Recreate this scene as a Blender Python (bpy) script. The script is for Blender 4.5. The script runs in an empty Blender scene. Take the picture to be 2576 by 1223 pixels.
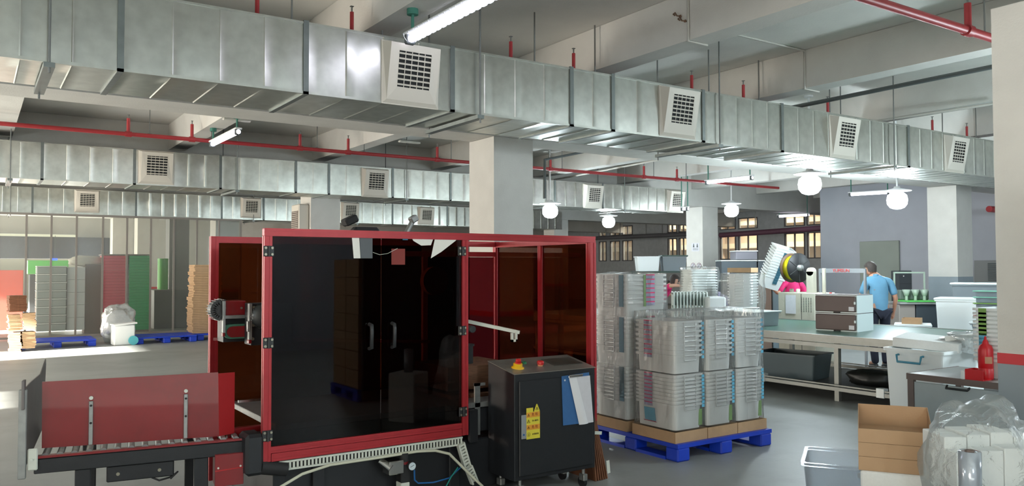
import bpy, math, random
from mathutils import Vector, Matrix, Euler, noise
random.seed(7)
PI = math.pi
sc = bpy.context.scene
COL = sc.collection
R = math.radians

# ------------------------------------------------------------------ camera
FPX = 2027.0; YAW = R(33.83); PIT = R(1.80); ROL = R(0.13); CAMZ = 1.65
cd = bpy.data.cameras.new('camera'); cam = bpy.data.objects.new('camera', cd); COL.objects.link(cam)
fw = Vector((math.sin(YAW)*math.cos(PIT), math.cos(YAW)*math.cos(PIT), math.sin(PIT)))
rt = Vector((math.cos(YAW), -math.sin(YAW), 0)); dn = fw.cross(rt)
rt2 = rt*math.cos(ROL) + dn*math.sin(ROL); dn2 = -rt*math.sin(ROL) + dn*math.cos(ROL)
M = Matrix((rt2, -dn2, -fw)).transposed().to_4x4()
M.translation = Vector((0, 0, CAMZ)); cam.matrix_world = M
cd.sensor_width = 36.0; cd.lens = 36.0*FPX/2576.0; cd.clip_end = 300
sc.camera = cam
def U(px, py, X=None, Y=None, Z=None, D=None):
    """a measured picture point set at its real place on a plane of the room"""
    v = fw + rt2*((px-1288)/FPX) + dn2*((py-611.5)/FPX)
    if X is not None: t = X/v.x
    elif Y is not None: t = Y/v.y
    elif Z is not None: t = (Z-CAMZ)/v.z
    else: t = D
    return Vector((0, 0, CAMZ)) + v*t

# ------------------------------------------------------------------ light and exposure
w = bpy.data.worlds.new('sky'); sc.world = w; w.use_nodes = True
wn = w.node_tree.nodes; wl = w.node_tree.links
sky = wn.new('ShaderNodeTexSky'); sky.sky_type = 'NISHITA'; sky.sun_disc = False
sky.sun_elevation = R(38); sky.sun_rotation = R(-90); sky.air_density = 1.2; sky.dust_density = 2.0
wl.new(sky.outputs[0], wn['Background'].inputs[0]); wn['Background'].inputs[1].default_value = 0.35
sd = bpy.data.lights.new('sun', 'SUN'); sd.energy = 80; sd.angle = R(1.5); sd.color = (1, .95, .86)
so = bpy.data.objects.new('sun', sd); COL.objects.link(so)
so.rotation_euler = Vector((0.90, 0.10, -0.30)).to_track_quat('-Z', 'Y').to_euler()
def area(name, loc, direction, sx, sy, energy, color):
    l = bpy.data.lights.new(name, 'AREA'); l.shape = 'RECTANGLE'; l.size = sx; l.size_y = sy
    l.energy = energy; l.color = color
    o = bpy.data.objects.new(name, l); COL.objects.link(o); o.location = loc
    o.rotation_euler = Vector(direction).to_track_quat('-Z', 'Z').to_euler(); return o
# daylight coming in through the open loading doors in the left wall
for i, (y0, y1) in enumerate(((-5.0, -1.0), (10.5, 12.1), (16.0, 18.3))):
    area('door_daylight', (-6.95, (y0+y1)/2, 1.3), (1, 0, .12), y1-y0, 2.4, (260, 480, 560)[i], (1.0, .89, .77))
area('storage_daylight', (-6.9, 28, 2.2), (1, 0, .05), 9, 2.6, 1700, (1.0, .9, .78))
area('far_door_daylight', (1.5, 34.8, 1.5), (0, -1, 0), 4.0, 2.6, 500, (1.0, .95, .88))
sc.view_settings.view_transform = 'Standard'; sc.view_settings.look = 'None'
sc.view_settings.gamma = 1.0; sc.view_settings.use_curve_mapping = False
sc.view_settings.exposure = 0.24
sc.cycles.max_bounces = 8; sc.cycles.transparent_max_bounces = 24
sc.cycles.caustics_reflective = False; sc.cycles.caustics_refractive = False
sc.cycles.use_denoising = True
sc.cycles.sample_clamp_indirect = 4.0

# ------------------------------------------------------------------ materials
def lin(c):
    return tuple((x/12.92 if x <= .04045 else ((x+.055)/1.055)**2.4) for x in c)
def mat(name, rgb, rough=.6, metal=0., var=.0, scale=6., bump=0., bscale=40., spec=.5, trans=0., alpha=1., emit=None, es=0., coat=0., stretch=None, dirt=None, dscale=1.5, damt=.3):
    """rgb in 0..255 display values; var mixes in soft procedural variation of the surface's own colour"""
    m = bpy.data.materials.new(name); m.use_nodes = True
    nt = m.node_tree; b = nt.nodes['Principled BSDF']; L = nt.links
    c = lin([x/255 for x in rgb])
    b.inputs['Base Color'].default_value = (*c, 1)
    b.inputs['Roughness'].default_value = rough; b.inputs['Metallic'].default_value = metal
    b.inputs['Specular IOR Level'].default_value = spec
    b.inputs['Transmission Weight'].default_value = trans
    b.inputs['Coat Weight'].default_value = coat
    b.inputs['Alpha'].default_value = alpha
    if emit:
        b.inputs['Emission Color'].default_value = (*lin([x/255 for x in emit]), 1); b.inputs['Emission Strength'].default_value = es
    tc = nt.nodes.new('ShaderNodeTexCoord'); mp = nt.nodes.new('ShaderNodeMapping')
    L.new(tc.outputs['Object'], mp.inputs[0])
    if stretch: mp.inputs['Scale'].default_value = stretch
    col = None
    if var:
        n = nt.nodes.new('ShaderNodeTexNoise'); n.inputs['Scale'].default_value = scale; n.inputs['Detail'].default_value = 5
        L.new(mp.outputs[0], n.inputs['Vector'])
        r = nt.nodes.new('ShaderNodeValToRGB')
        r.color_ramp.elements[0].position = .3; r.color_ramp.elements[1].position = .7
        r.color_ramp.elements[0].color = (*[x*(1-var) for x in c], 1)
        r.color_ramp.elements[1].color = (*[min(1, x*(1+var)) for x in c], 1)
        L.new(n.outputs[0], r.inputs[0]); col = r.outputs[0]
    if dirt:
        n = nt.nodes.new('ShaderNodeTexNoise'); n.inputs['Scale'].default_value = dscale; n.inputs['Detail'].default_value = 8; n.inputs['Roughness'].default_value = .65
        L.new(mp.outputs[0], n.inputs['Vector'])
        r = nt.nodes.new('ShaderNodeMapRange'); r.inputs[1].default_value = .5; r.inputs[2].default_value = .75; r.inputs[3].default_value = 0; r.inputs[4].default_value = damt
        L.new(n.outputs[0], r.inputs[0])
        mx = nt.nodes.new('ShaderNodeMix'); mx.data_type = 'RGBA'
        L.new(r.outputs[0], mx.inputs[0])
        if col: L.new(col, mx.inputs[6])
        else: mx.inputs[6].default_value = (*c, 1)
        mx.inputs[7].default_value = (*lin([x/255 for x in dirt]), 1); col = mx.outputs[2]
    if col: L.new(col, b.inputs['Base Color'])
    if bump:
        n = nt.nodes.new('ShaderNodeTexNoise'); n.inputs['Scale'].default_value = bscale; n.inputs['Detail'].default_value = 3
        L.new(mp.outputs[0], n.inputs['Vector'])
        bp = nt.nodes.new('ShaderNodeBump'); bp.inputs['Strength'].default_value = bump; bp.inputs['Distance'].default_value = .02
        L.new(n.outputs[0], bp.inputs['Height']); L.new(bp.outputs[0], b.inputs['Normal'])
    return m
def clear(name, rgb, rough=.05, refl=.12, tl_=.45, bump=0., bscale=12., milk=0., milkrgb=(230, 235, 235), stretch=None):
    """thin clear sheet: tinted transparency, surface gloss, and a share of milky scatter"""
    m = bpy.data.materials.new(name); m.use_nodes = True; nt = m.node_tree; L = nt.links
    nt.nodes.remove(nt.nodes['Principled BSDF']); out = nt.nodes['Material Output']
    t = nt.nodes.new('ShaderNodeBsdfTransparent'); t.inputs[0].default_value = (*lin([x/255 for x in rgb]), 1)
    base = t.outputs[0]
    if milk:
        d = nt.nodes.new('ShaderNodeBsdfDiffuse'); d.inputs[0].default_value = (*lin([x/255 for x in milkrgb]), 1)
        tl = nt.nodes.new('ShaderNodeBsdfTranslucent'); tl.inputs[0].default_value = d.inputs[0].default_value
        a = nt.nodes.new('ShaderNodeMixShader'); a.inputs[0].default_value = tl_; L.new(d.outputs[0], a.inputs[1]); L.new(tl.outputs[0], a.inputs[2])
        mx = nt.nodes.new('ShaderNodeMixShader'); mx.inputs[0].default_value = milk
        L.new(base, mx.inputs[1]); L.new(a.outputs[0], mx.inputs[2]); base = mx.outputs[0]
    g = nt.nodes.new('ShaderNodeBsdfGlossy'); g.inputs['Roughness'].default_value = rough
    f = nt.nodes.new('ShaderNodeFresnel'); f.inputs[0].default_value = 1.48
    mul = nt.nodes.new('ShaderNodeMath'); mul.operation = 'MULTIPLY_ADD'; mul.inputs[1].default_value = refl*8; mul.inputs[2].default_value = refl*.1; mul.use_clamp = True
    L.new(f.outputs[0], mul.inputs[0])
    m2 = nt.nodes.new('ShaderNodeMixShader'); L.new(mul.outputs[0], m2.inputs[0]); L.new(base, m2.inputs[1]); L.new(g.outputs[0], m2.inputs[2])
    if bump:
        tc = nt.nodes.new('ShaderNodeTexCoord'); mp = nt.nodes.new('ShaderNodeMapping'); L.new(tc.outputs['Object'], mp.inputs[0])
        if stretch: mp.inputs['Scale'].default_value = stretch
        n = nt.nodes.new('ShaderNodeTexNoise'); n.inputs['Scale'].default_value = bscale; n.inputs['Detail'].default_value = 4
        n.inputs['Distortion'].default_value = 1.2
        L.new(mp.outputs[0], n.inputs['Vector'])
        bp = nt.nodes.new('ShaderNodeBump'); bp.inputs['Strength'].default_value = bump; bp.inputs['Distance'].default_value = .05
        L.new(n.outputs[0], bp.inputs['Height']); L.new(bp.outputs[0], g.inputs['Normal']); L.new(bp.outputs[0], f.inputs['Normal'])
        if milk: L.new(bp.outputs[0], d.inputs['Normal'])
    L.new(m2.outputs[0], out.inputs[0]); return m

plaster = mat('white_plaster', (205, 203, 197), .85, var=.04, scale=3, bump=.12, bscale=60, dirt=(150, 140, 125), dscale=.8, damt=.18)
slabm = mat('ceiling_paint', (220, 218, 212), .9, var=.05, scale=2, bump=.1, bscale=50)
wallgrey = mat('grey_wall_paint', (160, 163, 170), .8, var=.04, scale=2)
lowgrey = mat('grey_dado_paint', (140, 150, 156), .7, var=.04, scale=3, dirt=(110, 112, 112), dscale=2)
redband = mat('red_band_paint', (196, 60, 66), .6)
floorm = mat('epoxy_floor', (146, 149, 147), .46, var=.12, scale=.8, bump=.05, bscale=25, dirt=(112, 113, 110), dscale=1.3, damt=.5)
galv = mat('galvanised_steel', (196, 198, 190), .33, metal=1., var=.10, scale=9, bump=.03, bscale=8)
galvd = mat('galvanised_trim', (120, 126, 124), .45, metal=.8, var=.1, scale=12)
rodm = mat('steel_rod', (120, 122, 120), .5, metal=.6)
whitepl = mat('white_abs_plastic', (206, 200, 188), .5)
blackm = mat('dark_duct_inside', (26, 28, 28), .8)
redpipe = mat('red_pipe_paint', (158, 44, 48), .45, var=.08, scale=10)
tubem = mat('tube_light_glow', (255, 255, 255), .5, emit=(236, 232, 255), es=9)
bulbm = mat('lamp_glow', (255, 255, 255), .5, emit=(238, 250, 255), es=26)
capm = mat('lamp_cap_white', (225, 228, 228), .4)
greenm = mat('green_bracket_paint', (60, 120, 105), .5)
conduit = mat('white_conduit', (196, 194, 186), .6)
darkpipe = mat('dark_grey_pipe', (82, 88, 88), .6)

# ------------------------------------------------------------------ mesh helpers
class MB:
    def __init__(s): s.v = []; s.f = []; s.m = []; s.ms = []; s.cur = 0; s.T = Matrix.Identity(4); s.smooth = set()
    def use(s, m):
        if m not in s.ms: s.ms.append(m)
        s.cur = s.ms.index(m); return s
    def add(s, vs, fs, smooth=False):
        o = len(s.v)
        for p in vs: s.v.append(tuple(s.T @ Vector(p)))
        for f in fs:
            if smooth: s.smooth.add(len(s.f))
            s.f.append([o+i for i in f]); s.m.append(s.cur)
        return s
    def box(s, a, b, rot=None, ch=0.0):
        x0, y0, z0 = (min(a[i], b[i]) for i in range(3)); x1, y1, z1 = (max(a[i], b[i]) for i in range(3))
        if ch > 0:
            ch = min(ch, (x1-x0)*.45, (y1-y0)*.45, (z1-z0)*.45)
            vs = []; c = ch
            idx = {}
            for ix, X in enumerate((x0, x1)):
                for iy, Y in enumerate((y0, y1)):
                    for iz, Z in enumerate((z0, z1)):
                        sx = 1 if ix == 0 else -1; sy = 1 if iy == 0 else -1; sz = 1 if iz == 0 else -1
                        idx[ix, iy, iz] = len(vs)
                        vs += [(X, Y+sy*c, Z+sz*c), (X+sx*c, Y, Z+sz*c), (X+sx*c, Y+sy*c, Z)]
            g = lambda i, j, k, n: idx[i, j, k]+n
            fs = []
            for i in (0, 1):
                q = [g(i, 0, 0, 0), g(i, 0, 1, 0), g(i, 1, 1, 0), g(i, 1, 0, 0)]; fs.append(q if i == 0 else q[::-1])
                q = [g(0, i, 0, 1), g(1, i, 0, 1), g(1, i, 1, 1), g(0, i, 1, 1)]; fs.append(q if i == 0 else q[::-1])
                q = [g(0, 0, i, 2), g(0, 1, i, 2), g(1, 1, i, 2), g(1, 0, i, 2)]; fs.append(q if i == 0 else q[::-1])
                for j in (0, 1):
                    fs.append([g(i, j, 0, 0), g(i, j, 0, 1), g(i, j, 1, 1), g(i, j, 1, 0)] if (i ^ j) == 0 else [g(i, j, 0, 0), g(i, j, 1, 0), g(i, j, 1, 1), g(i, j, 0, 1)])
                    fs.append([g(i, 0, j, 0), g(i, 1, j, 0), g(i, 1, j, 2), g(i, 0, j, 2)] if (i ^ j) == 0 else [g(i, 0, j, 0), g(i, 0, j, 2), g(i, 1, j, 2), g(i, 1, j, 0)])
                    fs.append([g(0, i, j, 1), g(0, i, j, 2), g(1, i, j, 2), g(1, i, j, 1)] if (i ^ j) == 0 else [g(0, i, j, 1), g(1, i, j, 1), g(1, i, j, 2), g(0, i, j, 2)])
                    for k in (0, 1):
                        t = [g(i, j, k, 0), g(i, j, k, 1), g(i, j, k, 2)]
                        fs.append(t if (i+j+k) % 2 == 0 else t[::-1])
        else:
            vs = [(x0, y0, z0), (x1, y0, z0), (x1, y1, z0), (x0, y1, z0), (x0, y0, z1), (x1, y0, z1), (x1, y1, z1), (x0, y1, z1)]
            fs = [[3, 2, 1, 0], [4, 5, 6, 7], [0, 1, 5, 4], [1, 2, 6, 5], [2, 3, 7, 6], [3, 0, 4, 7]]
        if rot:
            cx, cy, cz = (x0+x1)/2, (y0+y1)/2, (z0+z1)/2; E_ = Euler(rot).to_matrix()
            vs = [tuple(Vector((cx, cy, cz)) + E_ @ Vector((p[0]-cx, p[1]-cy, p[2]-cz))) for p in vs]
        return s.add(vs, fs)
    def bar(s, p, q, w, h=None, up=(0, 0, 1)):
        """rectangular bar from p to q"""
        h = h or w; p = Vector(p); q = Vector(q); d = (q-p).normalized(); u = Vector(up)
        if abs(d.dot(u)) > .98: u = Vector((0, 1, 0))
        a = d.cross(u).normalized()*w/2; b = a.cross(d).normalized()*h/2
        vs = [p-a-b, p+a-b, p+a+b, p-a+b, q-a-b, q+a-b, q+a+b, q-a+b]
        return s.add(vs, [[0, 1, 2, 3], [7, 6, 5, 4], [4, 5, 1, 0], [5, 6, 2, 1], [6, 7, 3, 2], [7, 4, 0, 3]])
    def cyl(s, p, q, r, r2=None, n=12, cap=True):
        r2 = r if r2 is None else r2; p = Vector(p); q = Vector(q); d = (q-p).normalized()
        u = Vector((0, 0, 1)) if abs(d.z) < .95 else Vector((1, 0, 0)); a = d.cross(u).normalized(); b = d.cross(a)
        vs = [p+(a*math.cos(t)+b*math.sin(t))*r for t in (2*PI*i/n for i in range(n))] + [q+(a*math.cos(t)+b*math.sin(t))*r2 for t in (2*PI*i/n for i in range(n))]
        s.add(vs, [[i, (i+1) % n, n+(i+1) % n, n+i][::-1] for i in range(n)], True)
        if cap: s.add(vs[:n], [list(range(n))]); s.add(vs[n:], [list(range(n))[::-1]])
        return s
    def tube(s, pts, r, n=8):
        pts = [Vector(p) for p in pts]; rings = []; prev = None
        for i, p in enumerate(pts):
            d = (pts[min(i+1, len(pts)-1)] - pts[max(i-1, 0)]).normalized()
            if prev is None:
                u = Vector((0, 0, 1)) if abs(d.z) < .9 else Vector((1, 0, 0)); a = d.cross(u).normalized()
            else: a = (prev - d*prev.dot(d)).normalized()
            prev = a; b = d.cross(a); rr = r[i] if isinstance(r, (list, tuple)) else r
            rings.append([p+(a*math.cos(t)+b*math.sin(t))*rr for t in (2*PI*k/n for k in range(n))])
        vs = [v for g in rings for v in g]
        fs = [[i*n+k, i*n+(k+1) % n, (i+1)*n+(k+1) % n, (i+1)*n+k][::-1] for i in range(len(pts)-1) for k in range(n)]
        s.add(vs, fs, True); s.add(rings[0], [list(range(n))]); s.add(rings[-1], [list(range(n))[::-1]]); return s
    def lathe(s, prof, c=(0, 0, 0), n=20, ax='z'):
        """prof: (radius, height) pairs"""
        vs = []
        for r, h in prof:
            for k in range(n):
                t = 2*PI*k/n; x, y, z = r*math.cos(t), r*math.sin(t), h
                if ax == 'x': x, y, z = z, x, y
                elif ax == 'y': x, y, z = y, z, x
                vs.append((x+c[0], y+c[1], z+c[2]))
        fs = [[i*n+k, i*n+(k+1) % n, (i+1)*n+(k+1) % n, (i+1)*n+k] for i in range(len(prof)-1) for k in range(n)]
        return s.add(vs, fs, True)
    def quad(s, *p): return s.add(p, [list(range(len(p)))])
    def prism(s, pts, d):
        """flat outline pts pushed along d"""
        n = len(pts); a = [Vector(p) for p in pts]; d = Vector(d)
        return s.add(a+[p+d for p in a], [list(range(n))[::-1], list(range(n, 2*n))] + [[i, (i+1) % n, n+(i+1) % n, n+i] for i in range(n)])
    def grid(s, fn, nu, nv, smooth=True, closed=False):
        vs = [fn(i/nu, j/nv) for j in range(nv+1) for i in range(nu+1)]
        fs = [[j*(nu+1)+i, j*(nu+1)+i+1, (j+1)*(nu+1)+i+1, (j+1)*(nu+1)+i] for j in range(nv) for i in range(nu)]
        return s.add(vs, fs, smooth)
    def obj(s, name, m=None, parent=None, loc=None):
        me = bpy.data.meshes.new(name); me.from_pydata(s.v, [], s.f)
        for x in (s.ms or ([m] if m else [])): me.materials.append(x)
        if s.ms: me.polygons.foreach_set('material_index', s.m)
        if s.smooth: me.polygons.foreach_set('use_smooth', [i in s.smooth for i in range(len(s.f))])
        me.update()
        o = bpy.data.objects.new(name, me); COL.objects.link(o)
        if parent: o.parent = parent
        if loc is not None: o.location = loc
        return o
def tag(o, label, cat, group=None, kind=None):
    o['label'] = label; o['category'] = cat
    if group: o['group'] = group
    if kind: o['kind'] = kind
    return o
def thing(name, label, cat, loc=(0, 0, 0), rz=0, group=None):
    o = bpy.data.objects.new(name, None); COL.objects.link(o); o.location = loc; o.rotation_euler = (0, 0, rz)
    o.empty_display_size = .1
    return tag(o, label, cat, group)
def struct(name, mb, m, parent=None):
    o = mb.obj(name, m, parent)
    if not parent: o['kind'] = 'structure'
    return o
def kids(o): return [c for c in bpy.data.objects if c.parent == o]
def clone(o, parent=None, top=True):
    c = o.copy(); COL.objects.link(c); c.parent = parent
    for k in kids(o): clone(k, c, False)
    return c
def dup(o, loc, rz=None, label=None, group=None, scale=None):
    c = clone(o); c.location = loc
    if rz is not None: c.rotation_euler = (0, 0, rz)
    if label: c['label'] = label
    if group: c['group'] = group
    if scale: c.scale = scale
    return c
def text_mesh(name, body, size, m, parent, mtx, ext=.0006, align='CENTER'):
    cu = bpy.data.curves.new(name, 'FONT'); cu.body = body; cu.size = size; cu.extrude = ext; cu.align_x = align; cu.align_y = 'CENTER'
    cu.resolution_u = 3
    t = bpy.data.objects.new(name, cu); COL.objects.link(t)
    me = bpy.data.meshes.new_from_object(t.evaluated_get(bpy.context.evaluated_depsgraph_get())); me.name = name
    me.materials.clear(); me.materials.append(m)
    bpy.data.objects.remove(t); bpy.data.curves.remove(cu)
    o = bpy.data.objects.new(name, me); COL.objects.link(o); o.parent = parent; o.matrix_local = mtx
    return o
# ------------------------------------------------------------------ the building shell
XL, XR, YF, YB, ZS = -7.0, 27.0, -6.0, 35.5, 4.35
ZB = 3.87; ZG = 3.40
struct('floor', MB().box((XL-9, YF, -.1), (XR, YB+4, 0)), floorm)
struct('ceiling', MB().box((XL, YF, ZS), (XR+.2, YB, ZS+.2)), slabm)
# left wall with three loading doorways
mb = MB()
ys = [YF, -5.0, -1.0, 10.5, 12.1, 16.0, 18.3, 23.5, 32.5, YB]
for i in range(0, 9, 2): mb.box((XL-.25, ys[i], 0), (XL, ys[i+1], ZS))
for i, h_ in ((1, 3.2), (3, 2.5), (5, 3.3), (7, 3.5)): mb.box((XL-.25, ys[i], h_), (XL, ys[i+1], ZS))
struct('wall_left', mb, plaster)
struct('wall_front', MB().box((XL, YF-.2, 0), (XR, YF, ZS)), wallgrey)
# far wall behind the storage area
mb = MB()
mb.box((XL, YB, 3.0), (XR, YB+.25, ZS)); mb.box((XL, YB, 0), (-.6, YB+.25, 3.0)); mb.box((3.4, YB, 0), (XR, YB+.25, 3.0))
struct('wall_back', mb, plaster)
dark = mat('dark_recess_paint', (70, 72, 76), .8, var=.1)
struct('trim_1', MB().box((-6, 34.4, 2.05), (4.40, 35.3, 2.86)), dark)   # dark lintel box over the far doorway
# right wall of blue grey paint and the deeper recess beside it
WX = 20.2
wy0 = 14.25
mb = MB(); mb.box((WX, YF, 0), (WX+.25, wy0, ZS)); mb.box((WX+.251, wy0-.25, 0), (XR, wy0, ZS))
struct('wall_right', mb, wallgrey)
# ceiling beams
CX = (5.7, 17.25); CY = (1.85, 8.93, 16.0, 23.1); CW = .63
girder = None
for i, y in enumerate((1.85-7.08,)+CY+(30.2,)):
    struct('ceiling_beam', MB().box((XL, y, ZG), (XR, y+CW-.03, ZS-.004)), plaster)
for k in range(-3, 8):
    x = 5.77+2.76*k
    ysg = [YF]+[v for y in CY for v in (y, y+CW-.03)]+[30.2]
    for j in range(0, len(ysg), 2):
        struct('ceiling_beam', MB().box((x, ysg[j]+.003, ZB), (x+.28, ysg[j+1]-.003, ZS-.004)), plaster)
# columns
def column(x, y, label, band=True):
    t = thing('column', label, 'column', (x, y, 0)); t['kind'] = 'structure'
    if not band:
        MB().box((0, 0, 1.45), (CW, CW, ZG-.005)).obj('shaft', plaster, t); MB().box((-.002, -.002, 0), (CW+.002, CW+.002, 1.45)).obj('painted_base', lowgrey, t); return t
    MB().box((0, 0, 1.08), (CW, CW, ZG-.005)).obj('shaft', plaster, t)
    MB().box((-.002, -.002, 0), (CW+.002, CW+.002, 1.01)).obj('painted_base', lowgrey, t)
    MB().box((-.004, -.004, 1.01), (CW+.004, CW+.004, 1.08)).obj('red_band', redband, t)
    return t
for x, y in ((5.7, 8.93), (5.76, 16.0), (17.25, 16.0), (17.35, 8.93), (5.6, 23.1), (17.3, 23.1), (5.7, 2.05), (-5.9, 8.93), (-5.9, 16)):
    column(x, y, 'white square column with red band and grey base', band=(x, y) != (17.35, 8.93))
    bpy.data.objects[-1] if False else None
cols = [o for o in bpy.data.objects if o.name.startswith('column')]
names = ['white square column rising behind the machine enclosure under the large duct',
 'white square column with a wall fan on its side, beyond the red door frame', 'white square column bearing round prohibition signs and a red band',
 'pale square column behind the tubs, at the far end of the large duct', 'far pale column behind the left storage duct',
 'pale column far back in the dark window area', 'large near column cut off by the right edge of the picture, with a red band',
 'white column by the left wall near the loading doors', 'white column by the left wall further back']
for o, n in zip(cols, names): o['label'] = n

# ------------------------------------------------------------------ air ducts
def grille_proto():
    t = thing('air_grille', 'x', 'grille')
    return t
def air_grille(duct, x, yf, zc, s=.5, tilt=.12):
    """outlet fixed on the duct face: base frame, front frame, two sets of slats"""
    g = MB()
    T = Matrix.Translation((x, yf, zc)); g.T = T
    w = s*.5; dp = .075*s/.5
    # flared base skirt
    g.prism([(-w, 0, -w), (w, 0, -w), (w, 0, w), (-w, 0, w)], (0, -.012, 0))
    o = .012
    a = w*.97; b = w*.86
    ti = .045*s/.5
    P_ = [(-a, -o, -a), (a, -o, -a), (a, -o, a), (-a, -o, a), (-b, -dp+ti, -b), (b, -dp+ti, -b), (b, -dp-ti, b), (-b, -dp-ti, b)]
    g.add(P_, [[0, 1, 5, 4], [1, 2, 6, 5], [2, 3, 7, 6], [3, 0, 4, 7]])
    i = w*.56; k = w*.64
    q = [(-b, -dp+ti, -b), (b, -dp+ti, -b), (b, -dp-ti, b), (-b, -dp-ti, b), (-i, -dp-.004+ti*.4, -k*.72), (i, -dp-.004+ti*.4, -k*.72), (i, -dp-.004-ti*.6, k), (-i, -dp-.004-ti*.6, k)]
    g.add(q, [[0, 1, 5, 4], [1, 2, 6, 5], [2, 3, 7, 6], [3, 0, 4, 7]])
    fr = g.obj('air_grille', whitepl, duct)
    h = MB(); h.T = T; h.prism([(-i, -dp+ti*.4+.006, -k*.72), (i, -dp+ti*.4+.006, -k*.72), (i, -dp-ti*.6+.006, k), (-i, -dp-ti*.6+.006, k)], (0, .004, 0)); h.obj('dark_back', blackm, fr)
    n = 7
    mesh = None
    for r_ in range(n):
        z = -k*.72 + (k*1.72)*(r_+.5)/n
        m_ = MB().box((-i, -.004, -.006*s/.5), (i, .009, .006*s/.5), rot=(R(25), 0, 0)).obj('slat', whitepl, fr) if mesh is None else None
        if m_ is None:
            m_ = bpy.data.objects.new('slat', mesh); COL.objects.link(m_); m_.parent = fr
        mesh = m_.data; m_.location = (x, yf-dp-.006+ti*.4-ti*(z+k*.72)/(k*1.72), zc+z)
    mesh = None
    for c_ in range(4):
        xx = -i+(2*i)*(c_+1)/5
        if mesh is None:
            m_ = MB().prism([(-.003, ti*.4, -k*.72), (.003, ti*.4, -k*.72), (.003, -ti*.6, k), (-.003, -ti*.6, k)], (0, .004, 0)).obj('vane', whitepl, fr); mesh = m_.data
        else:
            m_ = bpy.data.objects.new('vane', mesh); COL.objects.link(m_); m_.parent = fr
        m_.location = (x+xx, yf-dp-.004, zc)
    return fr
def duct(label, x0, x1, yf, yb, z0, z1, flanges, grilles, bars, gs=.5, rodtop=ZS, seed=1, pitch=.31, ggroup=None):
    rr = random.Random(seed)
    t = thing('air_duct', label, 'duct', (0, 0, 0))
    edges = [x0]+flanges+[x1]
    for a, b in zip(edges[:-1], edges[1:]):
        n = max(2, round((b-a)/pitch)); m_ = MB()
        us = []; 
        for i in range(n):
            xa = a+(b-a)*i/n; xb = a+(b-a)*(i+1)/n
            d = rr.uniform(-.004, .006); d2 = rr.uniform(-.005, .004)
            us += [(xa, 0, 0, 1), (xa+.008, .006, .006, 1), (xa+.018, 0, 0, 1)]
            for f_ in (.3, .5, .75): us.append((xa+(xb-xa)*f_, d*math.sin(PI*f_), d2*math.sin(PI*f_), 0))
        us.append((b, 0, 0, 1))
        H = z1-z0; W = yb-yf
        ring = []
        for (x, of, ob, edge) in us:
            pts = []
            for k in range(6):      # front face
                s_ = k/5; e = math.sin(PI*s_)**.7 if not edge else 1
                pts.append((x, yf-of*e*(1 if edge else 1), z0+H*(1-s_)))
            for k in range(1, 6):   # underside
                s_ = k/5; e = math.sin(PI*s_)**.7 if not edge else 1
                pts.append((x, yf+W*s_, z0-ob*e))
            pts += [(x, yb, z1), ]
            ring.append(pts)
        n_ = len(ring[0])
        vs = [p for r_ in ring for p in r_]
        fs = [[i*n_+k, i*n_+(k+1) % n_, (i+1)*n_+(k+1) % n_, (i+1)*n_+k][::-1] for i in range(len(ring)-1) for k in range(n_)]
        m_.add(vs, fs, True)
        o = m_.obj('duct_section', galv, t)
        mod = o.modifiers.new('sharp', 'EDGE_SPLIT'); mod.split_angle = R(35)
    for x in flanges:
        MB().box((x-.022, yf-.016, z0-.014), (x+.022, yf+.01, z1+.02)).box((x-.022, yf-.016, z0-.016), (x+.022, yb+.016, z0+.01)).obj('flange', galvd, t)
    # rolled edges along the corners
    MB().box((x0, yf-.008, z0-.008), (x1, yf+.02, z0+.014)).obj('corner_edge', galv, t)
    MB().box((x0, yf-.010, z1-.008), (x1, yf+.02, z1+.010)).obj('corner_edge', galv, t)
    for x in bars:
        b_ = MB().box((x-.035, yf-.06, z0-.052), (x+.035, yb+.09, z0-.017)).obj('hanger_bar', galvd, t)
        for yy in (yf-.045, yb+.07):
            MB().cyl((x, yy, z0-.09), (x, yy, rodtop), .009, n=6).obj('hanger_rod', rodm, b_)
    for x, zz in grilles: air_grille(t, x, yf, zz, gs)
    return t
def fx(pxs, Y, Z=3.4, py=300): return [U(p, py, Y=Y).x for p in pxs]
D1 = duct('large galvanised duct crossing the top of the picture, nearest of the three runs', -4.5, WX-.05, 6.43, 7.33, 3.10, 3.68,
     fx([301, 768, 1137, 1437, 1541, 1768, 1966, 2283], 6.43), [(U(1031, 190, Y=6.43).x, 3.37), (U(1703, 285, Y=6.43).x, 3.385), (U(2117, 345, Y=6.43).x, 3.38), (U(2398, 385, Y=6.43).x, 3.375)],
     fx([122, 1210, 1813, 2251], 6.37), gs=.56, seed=3)
D2 = duct('galvanised duct in the middle distance above the machine, second run from the camera', -6.5, 15.3, 14.94, 15.84, 3.10, 3.68,
     fx([108, 340, 556, 745, 828, 988, 1133, 1395, 1515], 14.94), [(U(393, 425, Y=14.94).x, 3.40), (U(943, 463, Y=14.94).x, 3.37), (U(1490, 495, Y=14.94).x, 3.37), (U(1698, 507, Y=14.94).x, 3.37)],
     fx([28, 598, 1023, 1380, 1570], 14.9), gs=.58, seed=5)
D3 = duct('farthest galvanised duct run over the glazed storage fence', -6.5, 17.0, 22.25, 23.05, 3.0, 3.6,
     fx([85, 345, 560, 665, 830, 988, 1125], 22.25), [(U(219, 510, Y=22.25).x, 3.32), (U(631, 530, Y=22.25).x, 3.32), (U(880, 540, Y=22.25).x, 3.32), (U(1071, 546, Y=22.25).x, 3.28)],
     fx([30, 640, 900], 22.2), gs=.56, seed=8)

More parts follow.
